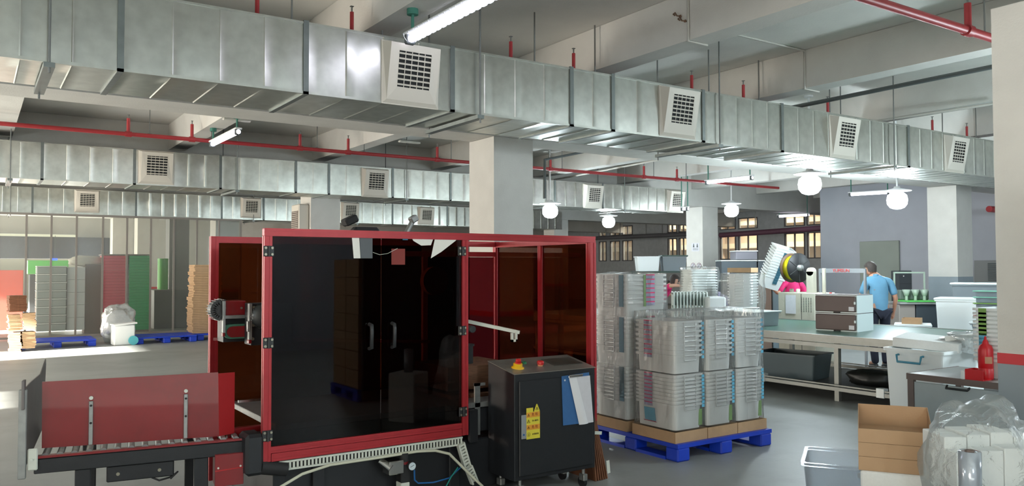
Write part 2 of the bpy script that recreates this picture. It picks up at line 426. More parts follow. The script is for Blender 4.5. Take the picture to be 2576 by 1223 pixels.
# ------------------------------------------------------------------ sprinkler pipes, conduits
def sprinkler(label, y, z, x0, x1, stubs, r=.024):
    t = thing('sprinkler_pipe', label, 'pipe', (0, 0, 0))
    MB().cyl((x0, y, z), (x1, y, z), r, n=10).obj('pipe_run', redpipe, t)
    for x, h in stubs:
        s_ = MB().cyl((x, y, z), (x, y, z+h), r*.8, n=8).cyl((x-.045, y, z), (x+.045, y, z), r*1.35, n=10).obj('riser', redpipe, t)
        MB().cyl((x, y, z+h), (x, y, z+h+.05), .008, n=6).box((x-.015, y-.015, z+h+.05), (x+.015, y+.015, z+h+.056)).obj('sprinkler_head', rodm, s_)
        MB().bar((x+.3, y, ZS), (x+.3, y, z), .012).bar((x+.27, y, z+.03), (x+.33, y, z+.03), .012).obj('pipe_hanger', rodm, t)
    return t
sprinkler('red sprinkler pipe behind the top of the large near duct, only its risers showing', 6.86, 3.76, -5, WX-.1, [(U(p, q, Y=6.86).x, .23) for p, q in ((647, 20), (885, 60), (1285, 120), (1443, 150), (1740, 205), (1870, 230), (2082, 260), (2345, 300), (2432, 320))])
sprinkler('long red sprinkler pipe between the near and middle ducts', 13.35, 3.70, -6, 17.2, [(U(p, q, Y=13.35).x, .24) for p, q in ((323, 320), (483, 340), (755, 360), (876, 375), (1100, 395), (1385, 430), (1620, 440), (1703, 450))], r=.032)
sprinkler('red sprinkler pipe overhead in the upper right corner', 3.72, 3.8, 2.0, 14, [(U(2435, 60, Y=3.72).x, .25)], r=.04)
def run(label, pts, m, r, cat='pipe', name='conduit'):
    return tag(MB().tube(pts, r, 6).obj(name, m), label, cat)
# conduits following slab, beam side and beam underside
def conduit_run(label, k, y, xa, xb):
    x = 5.77+2.76*k
    return run(label, [(xa, y, ZS-.014), (x-.014, y, ZS-.014), (x-.014, y, ZB-.014), (xb, y, ZB-.014)], conduit, .013)
conduit_run('thin conduit over the ceiling and down the beam above the tube lamp', -1, 5.15, .6, 3.3)
conduit_run('thin conduit crossing the ceiling slab to the middle beam', 0, 5.5, 3.4, 6.02)
conduit_run('thin conduit crossing the slab to the right hand beam over the duct', 1, 6.2, 6.1, 8.8)
run('dark grey pipe hung along the right hand beam', [U(1976, 274, Z=3.85)+Vector((0, 0, 0)), U(2510, 165.6, Z=3.85)], darkpipe, .028)
run('pale pipe along the beam near the right column', [U(2180, 309, Z=3.8), U(2520, 258, Z=3.8)], conduit, .02)
run('white conduit under the ceiling leading to the pendant lamps', [U(1380, 455, Z=3.85), U(1700, 394, Z=3.85)], conduit, .022)
run('dark pipe turning down beside the central column', [U(1370, 500, Y=12), U(1370, 402, Y=12), U(1480, 380, Y=12), Vector((U(1480, 380, Y=12).x, 12, ZS))], darkpipe, .03)

# ------------------------------------------------------------------ lamps
def tube_lamp(label, a, b, bracket=True, n=1, guard=False, mount=ZB):
    a = Vector(a); b = Vector(b); mid = (a+b)/2; L_ = (b-a).length/2
    t = thing('tube_lamp', label, 'lamp', mid, math.atan2((b-a).y, (b-a).x)-PI/2)
    o = MB().cyl((0, -L_, 0), (0, L_, 0), .032, n=12).obj('tube', tubem, t)
    MB().box((-.05, -L_-.02, .036), (.05, L_+.02, .062), ch=.008).obj('housing', capm, t)
    for s_ in (-1, 1):
        e = MB().box((-.045, s_*L_-.05*(s_ > 0), -.045), (.045, s_*L_+.05*(s_ < 0), .045), ch=.01).obj('end_cap', darkpipe, t)
    if bracket:
        for s_ in (-.9, .9):
            br = MB().cyl((0, s_*L_, .06), (0, s_*L_, mount-mid.z-.02), .014, n=8).cyl((0, s_*L_, mount-mid.z-.05), (0, s_*L_, mount-mid.z), .05, n=10).obj('bracket', greenm, t)
    if guard:
        for i in range(17):
            y = -L_+2*L_*(i+.5)/17
            MB().tube([(-.07*math.cos(q), y, -.07*math.sin(q)+.035) for q in [PI*j/8 for j in range(9)]], .003, 4).obj('guard_wire', capm, t)
    return t
tube_lamp('bright tube lamp with a wire guard at the top of the picture', (3.10, 6.22, 3.62), (3.10, 4.72, 3.62), guard=True)
tube_lamp('tube lamp on a green bracket above the left sprinkler pipe', (3.13, 13.2, 3.62), (3.15, 11.75, 3.62))
tube_lamp('tube lamp beneath the ceiling left of the largest glowing pendant', (13.6, 12.5, 3.55), (13.65, 11.25, 3.55), mount=ZS)
tube_lamp('small tube lamp far back in front of the windows', U(1957, 545, Z=3.3), U(2035, 541, Z=3.3), mount=ZS)
tube_lamp('tube lamp partly behind the rightmost pendant glare', U(2136, 490, Z=3.45), U(2238, 484, Z=3.45), mount=ZS)
tube_lamp('tiny tube lamp beside the far end of the middle duct', U(1714, 526.5, Z=3.1), U(1731, 525.5, Z=3.1), mount=ZS)
def pendant(label, px=0, D=0, yb_=0, p=None, energy=150):
    p = p or U(px, yb_, D=D)
    t = thing('pendant_lamp', label, 'lamp', p, 0)
    MB().lathe([(0, -.19), (.06, -.185), (.12, -.16), (.165, -.10), (.175, -.02), (.16, .06), (.10, .11), (.06, .12)], n=20).obj('bulb', bulbm, t)
    MB().lathe([(.05, .12), (.24, .135), (.245, .145), (.06, .19), (.05, .22), (0, .225)], n=24).obj('shade_disc', capm, t)
    MB().cyl((0, 0, .2), (0, 0, ZS-p.z), .017, n=8).obj('rod', capm, t)
    MB().cyl((0, 0, ZS-p.z-.03), (0, 0, ZS-p.z), .07, n=12).obj('ceiling_plate', capm, t)
    l = bpy.data.lights.new('pendant_light', 'POINT'); l.energy = energy; l.color = (.80, .94, 1.0); l.shadow_soft_size = .2
    lo = bpy.data.objects.new('pendant_light', l); COL.objects.link(lo); lo.location = p+Vector((0, 0, -.42))
    return t
pendant('glowing pendant lamp just right of the central column', 1384, 18.1, 528)
pendant('smaller glowing pendant lamp second from the central column', 1531, 22.2, 556)
pendant('glowing pendant lamp beside the column with the signs', 1840, 20.0, 527, energy=80)
pendant('largest and brightest pendant lamp below the near duct', 2037, 12.6, 460)
pendant('pendant lamp nearest the right column, in front of the pale wall', 2257, 14.5, 500)

for i, (x, y) in enumerate(((1.5, -2.2), (10.5, -1.2), (-3.2, 5.2), (9.6, 2.4), (15.5, 3.0), (-3.4, 14.0), (-3.4, 21.5), (5.0, -3.6))):  # pendants added out of view for fill light
    pendant(energy=(150, 230, 150, 260, 150, 150, 150, 260)[i], label='glowing pendant lamp of the same kind over the %s' % ('aisle behind the photographer', 'floor to the right behind the photographer', 'left aisle before the near duct', 'desk area right of the picture', 'right hand wall zone', 'left aisle beyond the near duct', 'left aisle by the storage fence', 'front wall')[i], p=Vector((x, y, 2.95)))

# small fittings on the beams
def fitting(label, px, py, y, L_=.32):
    c = U(px, py, Y=y); o = MB().box((-L_/2, -.04, -.035), (L_/2, .04, 0), ch=.01).obj('fixing_plate', conduit); o.location = (c.x, y, ZB-.001); return tag(o, label, 'plate')
fitting('pale fixing plate under the beam above the left tube lamp', 596, 296, 12.1, .40)
fitting('pale fixing plate under the beam left of the central column', 1030, 339, 12.6, .40)
hk = thing('beam_hook', 'rusty double bent iron hook fixed to the side of the upper right beam', 'hook', (5.765, U(1712, 48, X=5.77).y, U(1712, 48, X=5.77).z))
rust = mat('rusty_iron', (118, 92, 74), .8)
for dy, dz in ((.035, .03), (-.03, -.035)):
    MB().tube([(-.005, dy+.03, dz+.02), (-.03, dy+.03, dz+.03), (-.035, dy, dz+.035), (-.03, dy-.02, dz), (-.03, dy-.05, dz-.01), (-.01, dy-.055, dz-.0)], .007, 6).lathe([(0, 0), (.014, .0), (.008, .02), (0, .02)], c=(-.02, dy-.05, dz-.01), n=8, ax='x').obj('hook_bar', rust, hk)
# ------------------------------------------------------------------ carton machine with its guard enclosure
redal = mat('red_anodised_profile', (160, 38, 44), .38, metal=.25, var=.05, scale=20)
redsheet = mat('red_sheet_paint', (124, 20, 25), .3, var=.10, scale=3, bump=.04, bscale=5, coat=.3, dirt=(96, 26, 26), dscale=4, damt=.4)
blackp = mat('black_powder_paint', (19, 21, 25), .5, var=.12, scale=30, bump=.05, bscale=200)
blackr = mat('black_rubber', (22, 22, 24), .7)
chrome = mat('bright_steel', (190, 190, 188), .22, metal=1.)
steel = mat('dull_steel', (150, 152, 150), .42, metal=.75, var=.1, scale=25)
tint = clear('brown_tinted_acrylic', (158, 112, 84), .03, .06)
tint2 = clear('dark_tinted_acrylic', (128, 98, 84), .02, .055)
redtint = clear('red_tinted_acrylic', (150, 84, 92), .05, .08)
woodblank = mat('brown_card_edges', (120, 84, 62), .85, var=.25, scale=14, stretch=(1, 1, 14))
motorm = mat('motor_housing', (70, 72, 72), .45, metal=.5)
hingem = mat('black_hinge', (36, 38, 40), .5)
boltm = mat('bolt_head', (150, 146, 130), .4, metal=.7)
slotw = mat('white_wiring_duct', (206, 210, 200), .5)
cablem = mat('cream_cable', (196, 196, 176), .5)
greenbelt = mat('green_belt_edge', (66, 120, 100), .6)
YF5, X0, X1, XE, YB5 = 5.0, 1.50, 2.955, 4.11, 6.40
ZT, ZD = 1.90, .465
mach = thing('carton_machine', 'carton strapping machine behind red framed dark tinted guard doors', 'machine', (2.6, 5.6, 0))
MI = Matrix.Translation((-2.6, -5.6, 0))
def mbm():
    m = MB(); m.T = MI.copy(); return m
def profile(a, b, w=.045, face=(0, -1, 0)):
    """grooved square extrusion from a to b with the groove on the faces towards the viewer"""
    m = mbm(); a = Vector(a); b = Vector(b); d = (b-a).normalized()
    m.use(redal)
    m.bar(a, b, w*.86, w*.86, up=face)
    f = Vector(face); s_ = d.cross(f).normalized()
    for ff in (f, -f):
        for k in (-1, 1):
            o = ff*w*.43 + s_*k*w*.31
            m.bar(a+o, b+o, w*.34, w*.12, up=face)
    for k in (-1, 1):
        for j in (-1, 1):
            o = s_*k*w*.43 + f*j*w*.31
            m.bar(a+o, b+o, w*.12, w*.34, up=face)
    return m
def post(x, y, z0, z1, w=.045, face=(0, -1, 0)): return profile((x, y, z0), (x, y, z1), w, face).obj('frame_post', redal, mach)
def rail(a, b, w=.045, face=(0, -1, 0)): return profile(a, b, w, face).obj('frame_rail', redal, mach)
post(X0+.022, YF5, ZD, ZT-.047, .05); post(X1-.022, YF5, ZD, ZT-.047, .05); post(XE, YF5, .05, ZT-.047, .06)
rail((X0-.003, YF5, ZT-.022), (XE+.03, YF5, ZT-.022), .05)
rail((X0+.05, YF5, ZD+.022), (X1-.05, YF5, ZD+.022), .05); rail((X0, YF5, ZD+.068), (X1, YF5, ZD+.068), .04)
rail((XE, YF5+.035, ZT-.03), (XE, YB5-.03, ZT-.03), .05, (-1, 0, 0)); rail((XE, YF5+.035, .10), (XE, YB5-.03, .10), .05, (-1, 0, 0))
post(XE, YB5, .05, ZT, .05, (-1, 0, 0)); post(XE, 5.68, .13, ZT-.055, .045, (-1, 0, 0))
post(1.54, YB5, .05, ZT, .06); rail((1.57, YB5, ZT-.025), (XE-.03, YB5, ZT-.025), .05)
rail((3.1, YB5, ZT-.12), (XE-.03, YB5, ZT-.12), .045); post(3.35, YB5, .3, ZT-.145, .045)
rail((1.57, YB5, .12), (XE-.03, YB5, .12), .05)
for y0, y1 in ((YF5+.03, 5.655), (5.705, YB5-.03)):
    mbm().box((XE-.003, y0, .13), (XE+.003, y1, ZT-.055)).obj('side_panel', tint, mach)
mbm().box((1.575, YB5-.003, .15), (3.32, YB5+.003, ZT-.05)).obj('back_panel', tint, mach)
mbm().box((3.38, YB5-.003, .15), (XE-.03, YB5+.003, ZT-.145)).obj('back_panel', redtint, mach)
for x in (3.62, 3.74):
    mbm().tube([(x, YB5-.01, 1.30), (x, YB5-.05, 1.31), (x, YB5-.05, 1.44), (x, YB5-.01, 1.45)], .012, 8).obj('handle', hingem, mach)
# two door leaves of dark acrylic, their handles and hinges
xs = 2.285
for a, b in ((X0+.048, xs-.003), (xs+.003, X1-.048)):
    mbm().box((a, YF5-.012, ZD+.09), (b, YF5-.006, ZT-.048)).obj('door_panel', tint2, mach)
for x in (2.20, 2.365):
    h = mbm().tube([(x, YF5-.012, 1.12), (x, YF5-.05, 1.125), (x, YF5-.055, 1.24), (x, YF5-.05, 1.275), (x, YF5-.012, 1.28)], .013, 8).obj('handle', hingem, mach)
def hinge(px, py, side):
    p = U(px, py, Y=YF5-.03)
    h = mbm().box((p.x-.032, YF5-.034, p.z-.033), (p.x+.032, YF5-.022, p.z+.033), ch=.003).cyl((p.x, YF5-.040, p.z-.033), (p.x, YF5-.040, p.z+.033), .007, n=8).obj('hinge', hingem, mach)
    for a in (-1, 1):
        for c in (-1, 1): mbm().cyl((p.x+a*.02, YF5-.042, p.z+c*.02), (p.x+a*.02, YF5-.030, p.z+c*.02), .008, n=8).obj('bolt', boltm, h)
for p in ((676, 632), (675, 863), (673, 1097), (1162, 632), (1163, 832), (1165, 1036)): hinge(*p, 0)
# flat white patches imitating bright glare on the upper door, stickers
film = mat('white_door_glare', (226, 224, 216), .35, bump=.3, bscale=14, coat=.4)  # bright glare on the door, put into a flat white colour
def patch(name, pts, m, Y=YF5-.016, th=.002):
    q = [U(px, py, Y=Y) for px, py in pts]
    return mbm().prism([(p.x, Y, p.z) for p in q][::-1], (0, th, 0)).obj(name, m, mach)
patch('glare_patch', [(1031, 590), (1040, 606), (1060, 618), (1084, 617), (1093, 592)], film)
patch('glare_patch', [(1096, 592), (1084, 650), (1110, 634), (1146, 606), (1157, 592)], film, YF5-.018)
patch('glare_strip', [(885, 592), (890, 650), (907, 650), (903, 590)], film)
greyc = mat('grey_notice', (84, 88, 92), .6)
patch('grey_notice', [(904, 588), (908, 650), (937, 650), (937, 588)], greyc)
patch('sticker', [(1013, 596), (1013, 604), (1026, 604), (1026, 596)], mat('blue_sticker', (40, 110, 140), .5))
redst = mat('red_sign_plate', (120, 34, 24), .6)
patch('red_sticker', [(985, 626), (985, 666), (1019, 666), (1019, 626)], redst)
mbm().tube([U(938, 635, Y=4.975), U(955, 641, Y=4.975), U(975, 638, Y=4.975), U(1000, 625, Y=4.975)], .0016, 5).obj('wire', slotw, mach)
# round reel on the inside of the door
p = U(1092, 707, Y=5.06)
reelm = mat('orange_card_reel', (196, 96, 40), .7, )
mbm().cyl((p.x, 5.03, p.z), (p.x, 5.08, p.z), .10, n=32).obj('tape_reel', reelm, mach)
# machine body seen under and beside the doors
mbm().box((1.62, 5.10, .04), (4.0, 6.25, .40), ch=.01).obj('base_frame', blackp, mach)
mbm().box((1.62, 5.12, .62), (3.9, 6.2, .66), ch=.004).obj('table_plate', steel, mach)
mbm().box((1.45, 5.14, .44), (3.98, 5.20, .615), ch=.004).obj('side_beam', blackp, mach)
mbm().box((1.35, 5.22, .55), (3.0, 5.27, .645), ch=.004).obj('red_side_rail', redsheet, mach)
mbm().box((1.42, 5.24, .80), (3.0, 5.26, .815)).obj('guide_rail', chrome, mach)
q = U(1188, 1030, Y=5.3)
mbm().box((3.0, 5.35, .72), (3.6, 5.9, .90), ch=.003).obj('carton_blanks', woodblank, mach)
mbm().box((3.02, 5.33, .56), (3.62, 5.9, .69), ch=.003).obj('carton_blanks', woodblank, mach)
mbm().cyl((3.14, 5.3, .93), (3.14, 5.3, 1.06), .045, n=16).cyl((3.14, 5.3, 1.06), (3.14, 5.3, 1.075), .055, n=16).obj('black_roller', blackr, mach)
mbm().box((3.10, 5.12, .42), (3.145, 5.135, .80)).box((3.10, 5.12, .78), (3.19, 5.14, .80)).obj('angle_bracket', steel, mach)
mbm().box((3.02, 5.06, .38), (3.09, 5.09, .62), ch=.003).obj('mounting_plate', blackp, mach)
a_ = U(1176, 809, Y=5.25); b_ = U(1307, 837, Y=4.98)
m_ = mbm(); m_.bar(a_, b_, .022, .022); m_.bar(a_+Vector((0, 0, .012)), b_+Vector((0, 0, .012)), .03, .004); m_.obj('guide_arm', slotw, mach)
e_ = U(1293, 848, Y=4.99)
m_ = mbm(); m_.box((e_.x-.025, 4.98, e_.z-.035), (e_.x-.010, 5.0, e_.z+.03)); m_.box((e_.x+.010, 4.98, e_.z-.035), (e_.x+.025, 5.0, e_.z+.03)); m_.box((e_.x-.025, 4.98, e_.z-.035), (e_.x+.025, 5.0, e_.z-.018)); m_.obj('arm_clip', slotw, mach)
k_ = U(1186, 828, Y=5.1); mbm().cyl((k_.x, 5.08, k_.z), (k_.x, 5.13, k_.z), .026, n=16).obj('knob', hingem, mach)
# things poking out above the enclosure
c1 = U(915, 568, Y=5.5); mbm().box((c1.x-.09, 5.45, c1.z-.08), (c1.x+.11, 5.55, c1.z-.01), ch=.02).obj('sensor_head', blackr, mach)
c1 = U(880, 556, Y=5.5); mbm().box((c1.x-.05, 5.45, c1.z-.025), (c1.x+.05, 5.55, c1.z+.03), rot=(0, R(-25), 0), ch=.01).obj('sensor_head', blackr, mach)
c1 = U(1022, 578, Y=5.5); c2 = U(1040, 553, Y=5.5); mbm().cyl(c1-Vector((.03, 0, .08)), c2, .02, n=12).box(c2-Vector((.03, .03, .02)), c2+Vector((.03, .03, .03)), rot=(0, R(-30), 0), ch=.008).obj('lamp_arm', steel, mach)
# drive heads with motors, visible left of the doors
def P5(px, py, Y=5.85): return U(px, py, Y=Y)
a, b = P5(560, 757), P5(614, 796)
m_ = mbm().box((a.x, 5.80, b.z), (b.x, 6.0, a.z), ch=.006).obj('red_motor_cover', redsheet, mach)
for px in (565, 607): q = P5(px, 775, 5.8); mbm().cyl((q.x, 5.79, q.z), (q.x, 5.80, q.z), .008, n=8).obj('bolt', boltm, m_)
q = P5(556, 780); r_ = .075
m_ = mbm()
m_.cyl((q.x+.0, 5.96, q.z), (q.x+.0, 5.84, q.z), r_*.9, n=20)
for k in range(14):
    t = PI*.4+PI*1.2*k/13
    m_.bar((q.x+r_*.55*math.cos(t), 5.835, q.z+r_*.55*math.sin(t)), (q.x+r_*math.cos(t), 5.835, q.z+r_*math.sin(t)), .003, .02).bar((q.x+r_*math.cos(t), 5.83, q.z+r_*math.sin(t)), (q.x+r_*math.cos(t), 5.96, q.z+r_*math.sin(t)), .004)
m_.obj('motor', motorm, mach)
a, b = P5(555, 757), P5(561, 838); mbm().box((a.x, 5.78, b.z), (b.x, 5.81, a.z), ch=.002).obj('bracket', steel, mach)
a, b = P5(553, 836), P5(559, 845); mbm().box((a.x, 5.77, b.z), (b.x, 5.81, a.z), ch=.002).obj('bracket_tip', redsheet, mach)
a, b = P5(556, 793), P5(660, 796); mbm().box((a.x, 5.77, b.z-.004), (b.x, 5.9, a.z)).obj('top_strip', steel, mach)
a, b = P5(561, 797), P5(660, 856); mbm().box((a.x, 5.84, b.z), (b.x, 6.0, a.z)).obj('drive_housing', blackp, mach)
# belt loop
def loop(x0, x1, z0, z1, n=10):
    r_ = (z1-z0)/2; zc = (z0+z1)/2
    return [(x0+r_-r_*math.sin(PI*i/n), zc+r_*math.cos(PI*i/n)) for i in range(n+1)] + [(x1, z0), (x1, z1)]
a, b = P5(562, 817, 5.80), P5(640, 850, 5.80)
lp = loop(a.x, b.x, b.z, a.z)
mbm().prism([(x, 5.80, z) for x, z in lp], (0, .06, 0)).obj('belt', greenbelt, mach)
a, b = P5(571, 822, 5.79), P5(642, 846, 5.79)
lp = loop(a.x, b.x, b.z, a.z)
mbm().prism([(x, 5.785, z) for x, z in lp], (0, .02, 0)).obj('belt_cover', redsheet, mach)
a, b = P5(625, 764, 5.6), P5(632, 856, 5.6); mbm().box((a.x, 5.58, b.z), (b.x, 5.62, a.z), ch=.002).obj('bracket', steel, mach)
a, b = P5(620, 808, 5.6), P5(627, 834, 5.6); mbm().box((a.x, 5.57, b.z), (b.x, 5.60, a.z), ch=.002).obj('bracket', steel, mach)
a, b = P5(624, 855, 5.58), P5(631, 864, 5.58); mbm().box((a.x, 5.56, b.z), (b.x, 5.61, a.z), ch=.002).obj('bracket_tip', redsheet, mach)
a, b = P5(632, 764, 5.62), P5(700, 866, 5.62); mbm().box((a.x, 5.62, b.z), (b.x+.1, 5.78, a.z), ch=.003).obj('drive_housing', blackp, mach)
q = P5(655, 796, 5.58); m_ = mbm().lathe([(0, -.12), (.055, -.12), (.075, -.10), (.082, -.02), (.082, .06)], c=(q.x+.015, 5.66, q.z), n=24, ax='y')
for k in range(20):
    t = 2*PI*k/20; m_.box((q.x+.015+.082*math.cos(t)-.002, 5.55, q.z+.082*math.sin(t)-.002), (q.x+.015+.082*math.cos(t)+.002, 5.7, q.z+.082*math.sin(t)+.002))
m_.obj('motor', motorm, mach)
for px, py in ((639, 774), (638, 818), (636, 853)):
    q = P5(px, py, 5.6); mbm().cyl((q.x, 5.60, q.z), (q.x, 5.625, q.z), .011, n=10).obj('bolt', boltm, mach)
# frame below the drives
a = P5(560, 853, 6.0); mbm().bar((1.46, 6.05, a.z), (2.9, 5.45, a.z-.05), .05, .02).obj('red_cross_bar', redsheet, mach)
# wiring duct below the doors, loose end, cable
wd = mbm(); wz0, wz1 = .395, .455
wd.box((X0+.02, 4.985, wz0), (X1-.04, 5.04, wz0+.012)).box((X0+.02, 4.985, wz1-.012), (X1-.04, 5.04, wz1))
n = 58
for i in range(n):
    x = X0+.025+(X1-X0-.075)*i/(n-1); wd.box((x-.0065, 4.985, wz0+.01), (x+.0065, 4.990, wz1-.01))
wd.obj('wiring_duct', slotw, mach)
mbm().box((X0+.021, 4.996, wz0+.012), (X1-.041, 5.03, wz1-.012)).obj('slot_shade_insert', blackr, mach)  # black insert stands in for the shade behind the slots
wd = MB()
def slotted(m, L_, w_=.055):
    m.box((0, -.004, 0), (.012, .03, L_)).box((w_-.012, -.004, 0), (w_, .03, L_)).box((0, .028, 0), (w_, .034, L_))
    for i in range(int(L_/.023)):
        m.box((.01, -.005, .006+i*.023), (w_-.01, 0, .018+i*.023))
p1_ = U(1160, 1117, Y=4.97); p2_ = U(1180, 1176, Y=4.95); p3_ = U(1204, 1217, Y=4.9)
for a, b in ((p1_, p2_), (p2_, p3_)):
    d = b-a; ang = math.atan2(d.x, d.z)
    m_ = MB(); m_.T = MI @ Matrix.Translation(a) @ Matrix.Rotation(ang, 4, 'Y') @ Matrix.Translation((-.03, 0, 0)); slotted(m_, d.length)
    m_.obj('loose_wiring_duct', slotw, mach)
pts = [U(690, 1235, Y=4.9), U(760, 1193, Y=4.93), U(830, 1170, Y=4.96), U(950, 1152, Y=4.97), U(1050, 1136, Y=4.97), U(1095, 1134, Y=4.97), U(1130, 1142, Y=4.96), U(1160, 1172, Y=4.94), U(1195, 1206, Y=4.92), U(1215, 1225, Y=4.90)]
mbm().tube(pts, .0095, 8).obj('cable', cablem, mach)
# air preparation unit and tubes
a = U(963, 1160, Y=5.0)
m_ = mbm().cyl(U(958, 1160, Y=5.02), U(985, 1180, Y=4.95), .028, n=14).box((a.x+.02, 4.94, a.z-.09), (a.x+.13, 5.05, a.z+.0), ch=.006).obj('air_cylinder', chrome, mach)
a = U(1016, 1160, Y=4.98)
mbm().cyl((a.x, 4.98, a.z-.02), (a.x, 4.98, a.z+.055), .03, n=14).obj('regulator_cap', blackr, mach)
mbm().cyl((a.x, 4.98, a.z-.018), (a.x, 4.98, a.z-.002), .033, n=14).obj('red_ring', redsheet, mach)
mbm().box((a.x-.035, 4.95, a.z-.14), (a.x+.035, 5.03, a.z-.02), ch=.006).obj('regulator_body', blackr, mach)
mbm().box((a.x-.035, 4.95, a.z-.30), (a.x+.03, 5.03, a.z-.14), ch=.004).obj('filter_bowl', slotw, mach)
g = U(1036, 1173, Y=4.93)
mbm().cyl((g.x, 4.96, g.z), (g.x, 4.925, g.z), .030, n=20).obj('gauge', blackr, mach)
mbm().cyl((g.x, 4.926, g.z), (g.x, 4.922, g.z), .026, n=20).obj('gauge_face', mat('gauge_white', (200, 214, 220), .4), mach)
mbm().bar((g.x-.014, 4.921, g.z-.004), (g.x+.014, 4.921, g.z+.008), .002).obj('gauge_needle', blackr, mach)
bluet = mat('blue_air_tube', (20, 90, 150), .4); teal = mat('teal_air_tube', (20, 130, 120), .4)
mbm().tube([U(1042, 1182, Y=4.94), U(1043, 1208, Y=4.94), U(1052, 1216, Y=4.94), U(1090, 1214, Y=4.95), U(1130, 1203, Y=4.96), U(1160, 1175, Y=4.98)], .006, 6).obj('air_tube', bluet, mach)
mbm().tube([U(1120, 1228, Y=4.92), U(1135, 1200, Y=4.94), U(1152, 1176, Y=4.96)], .005, 6).obj('air_tube', teal, mach)
# black boxes at the lower left
a, b = U(617, 1095, Y=4.98), U(655, 1195, Y=4.98); mbm().box((a.x, 4.96, b.z), (b.x+.02, 5.14, a.z), ch=.02).obj('junction_box', blackp, mach)
mbm().cyl(U(655, 1175, Y=5.0)+Vector((0, 0, 0)), U(720, 1180, Y=5.0), .045, n=14).obj('drive_motor', blackr, mach)
for px in (700, 800, 1140): q = U(px, 1200, Y=5.08); mbm().box((q.x-.04, 5.06, .02), (q.x+.04, 5.16, .40), ch=.004).obj('machine_foot', blackp, mach)
# ------------------------------------------------------------------ control cabinet
cab = thing('control_cabinet', 'black control cabinet on castors with buttons on its steel top, in front of the enclosure', 'cabinet', (3.2, 4.75, 0))
W_, D_, ZB_, ZF_, ZK_ = .735, .35, .145, .895, .958
m_ = MB(); m_.prism([(0, 0, ZB_), (0, D_, ZB_), (0, D_, ZK_), (0, 0, ZF_)][::-1], (W_, 0, 0)); b_ = m_.obj('body', blackp, cab)
bv = b_.modifiers.new('bevel', 'BEVEL'); bv.width = .006; bv.segments = 2
MB().box((.035, -.014, ZB_+.03), (W_-.03, -.001, ZF_-.045), ch=.006).obj('door', blackp, cab)
sl = math.atan2(ZK_-ZF_, D_)
plate = mat('worn_steel_top', (150, 148, 140), .38, metal=.6, var=.1, scale=8, dirt=(110, 100, 90), dscale=5, damt=.4)
TM = Matrix.Translation((0, 0, ZF_)) @ Matrix.Rotation(sl, 4, 'X')
def top(): m = MB(); m.T = TM.copy(); return m
tp = top().box((-.006, -.008, .001), (W_+.006, D_+.006, .006), ch=.002).obj('top_plate', plate, cab)
top().box((.43, .10, .006), (.70, .28, .010), ch=.002).obj('touch_screen', mat('dusty_screen', (70, 68, 62), .3, var=.3, scale=12), cab)
yel = mat('yellow_plastic', (226, 176, 20), .4); rdp = mat('red_plastic', (190, 30, 30), .35); grp = mat('green_plastic', (20, 110, 70), .35)
s_ = top().lathe([(.048, .006), (.048, .012), (.034, .016), (.034, .040), (0, .040)], c=(.115, .13, 0), n=24).obj('switch_base', yel, cab)
top().cyl((.115, .13, .04), (.115, .13, .052), .024, n=16).box((.095, .118, .05), (.135, .142, .075), ch=.006).obj('switch_knob', rdp, s_)
top().lathe([(.018, .006), (.018, .014), (.013, .022), (0, .023)], c=(.235, .22, 0), n=16).obj('green_button', grp, cab)
e_ = top().cyl((.325, .14, .006), (.325, .14, .02), .02, n=14).obj('button_stem', mat('orange_collar', (224, 150, 110), .5), cab)
top().lathe([(.026, .018), (.027, .034), (.022, .042), (0, .044)], c=(.325, .14, 0), n=18).obj('stop_button', rdp, e_)
for x, y in ((.08, .05), (.66, .05), (.08, .30), (.66, .30)):
    c_ = MB().cyl((x, y, ZB_), (x, y, .09), .012, n=8).box((x-.02, y-.03, .05), (x+.02, y+.03, .10), ch=.004).obj('castor', steel, cab)
    MB().cyl((x-.013, y+.01, .04), (x+.013, y+.01, .04), .04, n=16).obj('castor_wheel', blackr, c_)
# door lock strip and warning labels
lockm = mat('grey_lock_plate', (146, 150, 152), .5, metal=.2)
def cz(px, py): p = U(px, py, Y=4.736); return (p.x-3.2, p.z)
x0_, z1_ = cz(1311, 1045); x1_, z0_ = cz(1322, 1104)
MB().box((x0_, -.020, z0_), (x1_+.008, -.0145, z1_), ch=.002).obj('lock_plate', lockm, cab)
MB().cyl((x0_+.018, -.020, z0_+.03), (x0_+.018, -.023, z0_+.03), .007, n=10).obj('lock', bluet, cab)
yl = mat('label_yellow', (214, 200, 62), .5); ol = mat('label_orange', (214, 150, 50), .5); ink = mat('label_ink', (60, 50, 30), .6); inkr = mat('label_ink_red', (130, 40, 24), .6)
lx0, lz1 = cz(1323, 1038); lx1, lz0 = cz(1357, 1101)
lh = (lz1-lz0)
lab = MB().box((lx0, -.0205, lz0), (lx1, -.0185, lz1-.0)).obj('warning_label', yl, cab)
MB().box((lx0, -.0203, lz1), (lx0+(lx1-lx0)*.5, -.0187, lz1+.03)).obj('warning_label', yl, cab)
tx = lx0+(lx1-lx0)*.78
MB().prism([(tx-.026, -.0203, lz1+.001), (tx+.026, -.0203, lz1+.001), (tx+.004, -.0203, lz1+.052), (tx-.004, -.0203, lz1+.052)][::-1], (0, .0016, 0)).obj('warning_triangle', yl, cab)
MB().box((lx0, -.0209, lz1-lh*.20), (lx1, -.0206, lz1-.002)).box((lx0, -.0209, lz1-lh*.66), (lx1, -.0206, lz1-lh*.47)).obj('orange_bands', ol, cab)
def tmat(x, z, y=-.0213): return Matrix.Translation((x, y, z)) @ Matrix.Rotation(PI/2, 4, 'X')
for zz in (.10, .565): text_mesh('label_text', '危 险', lh*.125, inkr, cab, tmat(lx0+(lx1-lx0)*.62, lz1-lh*zz))
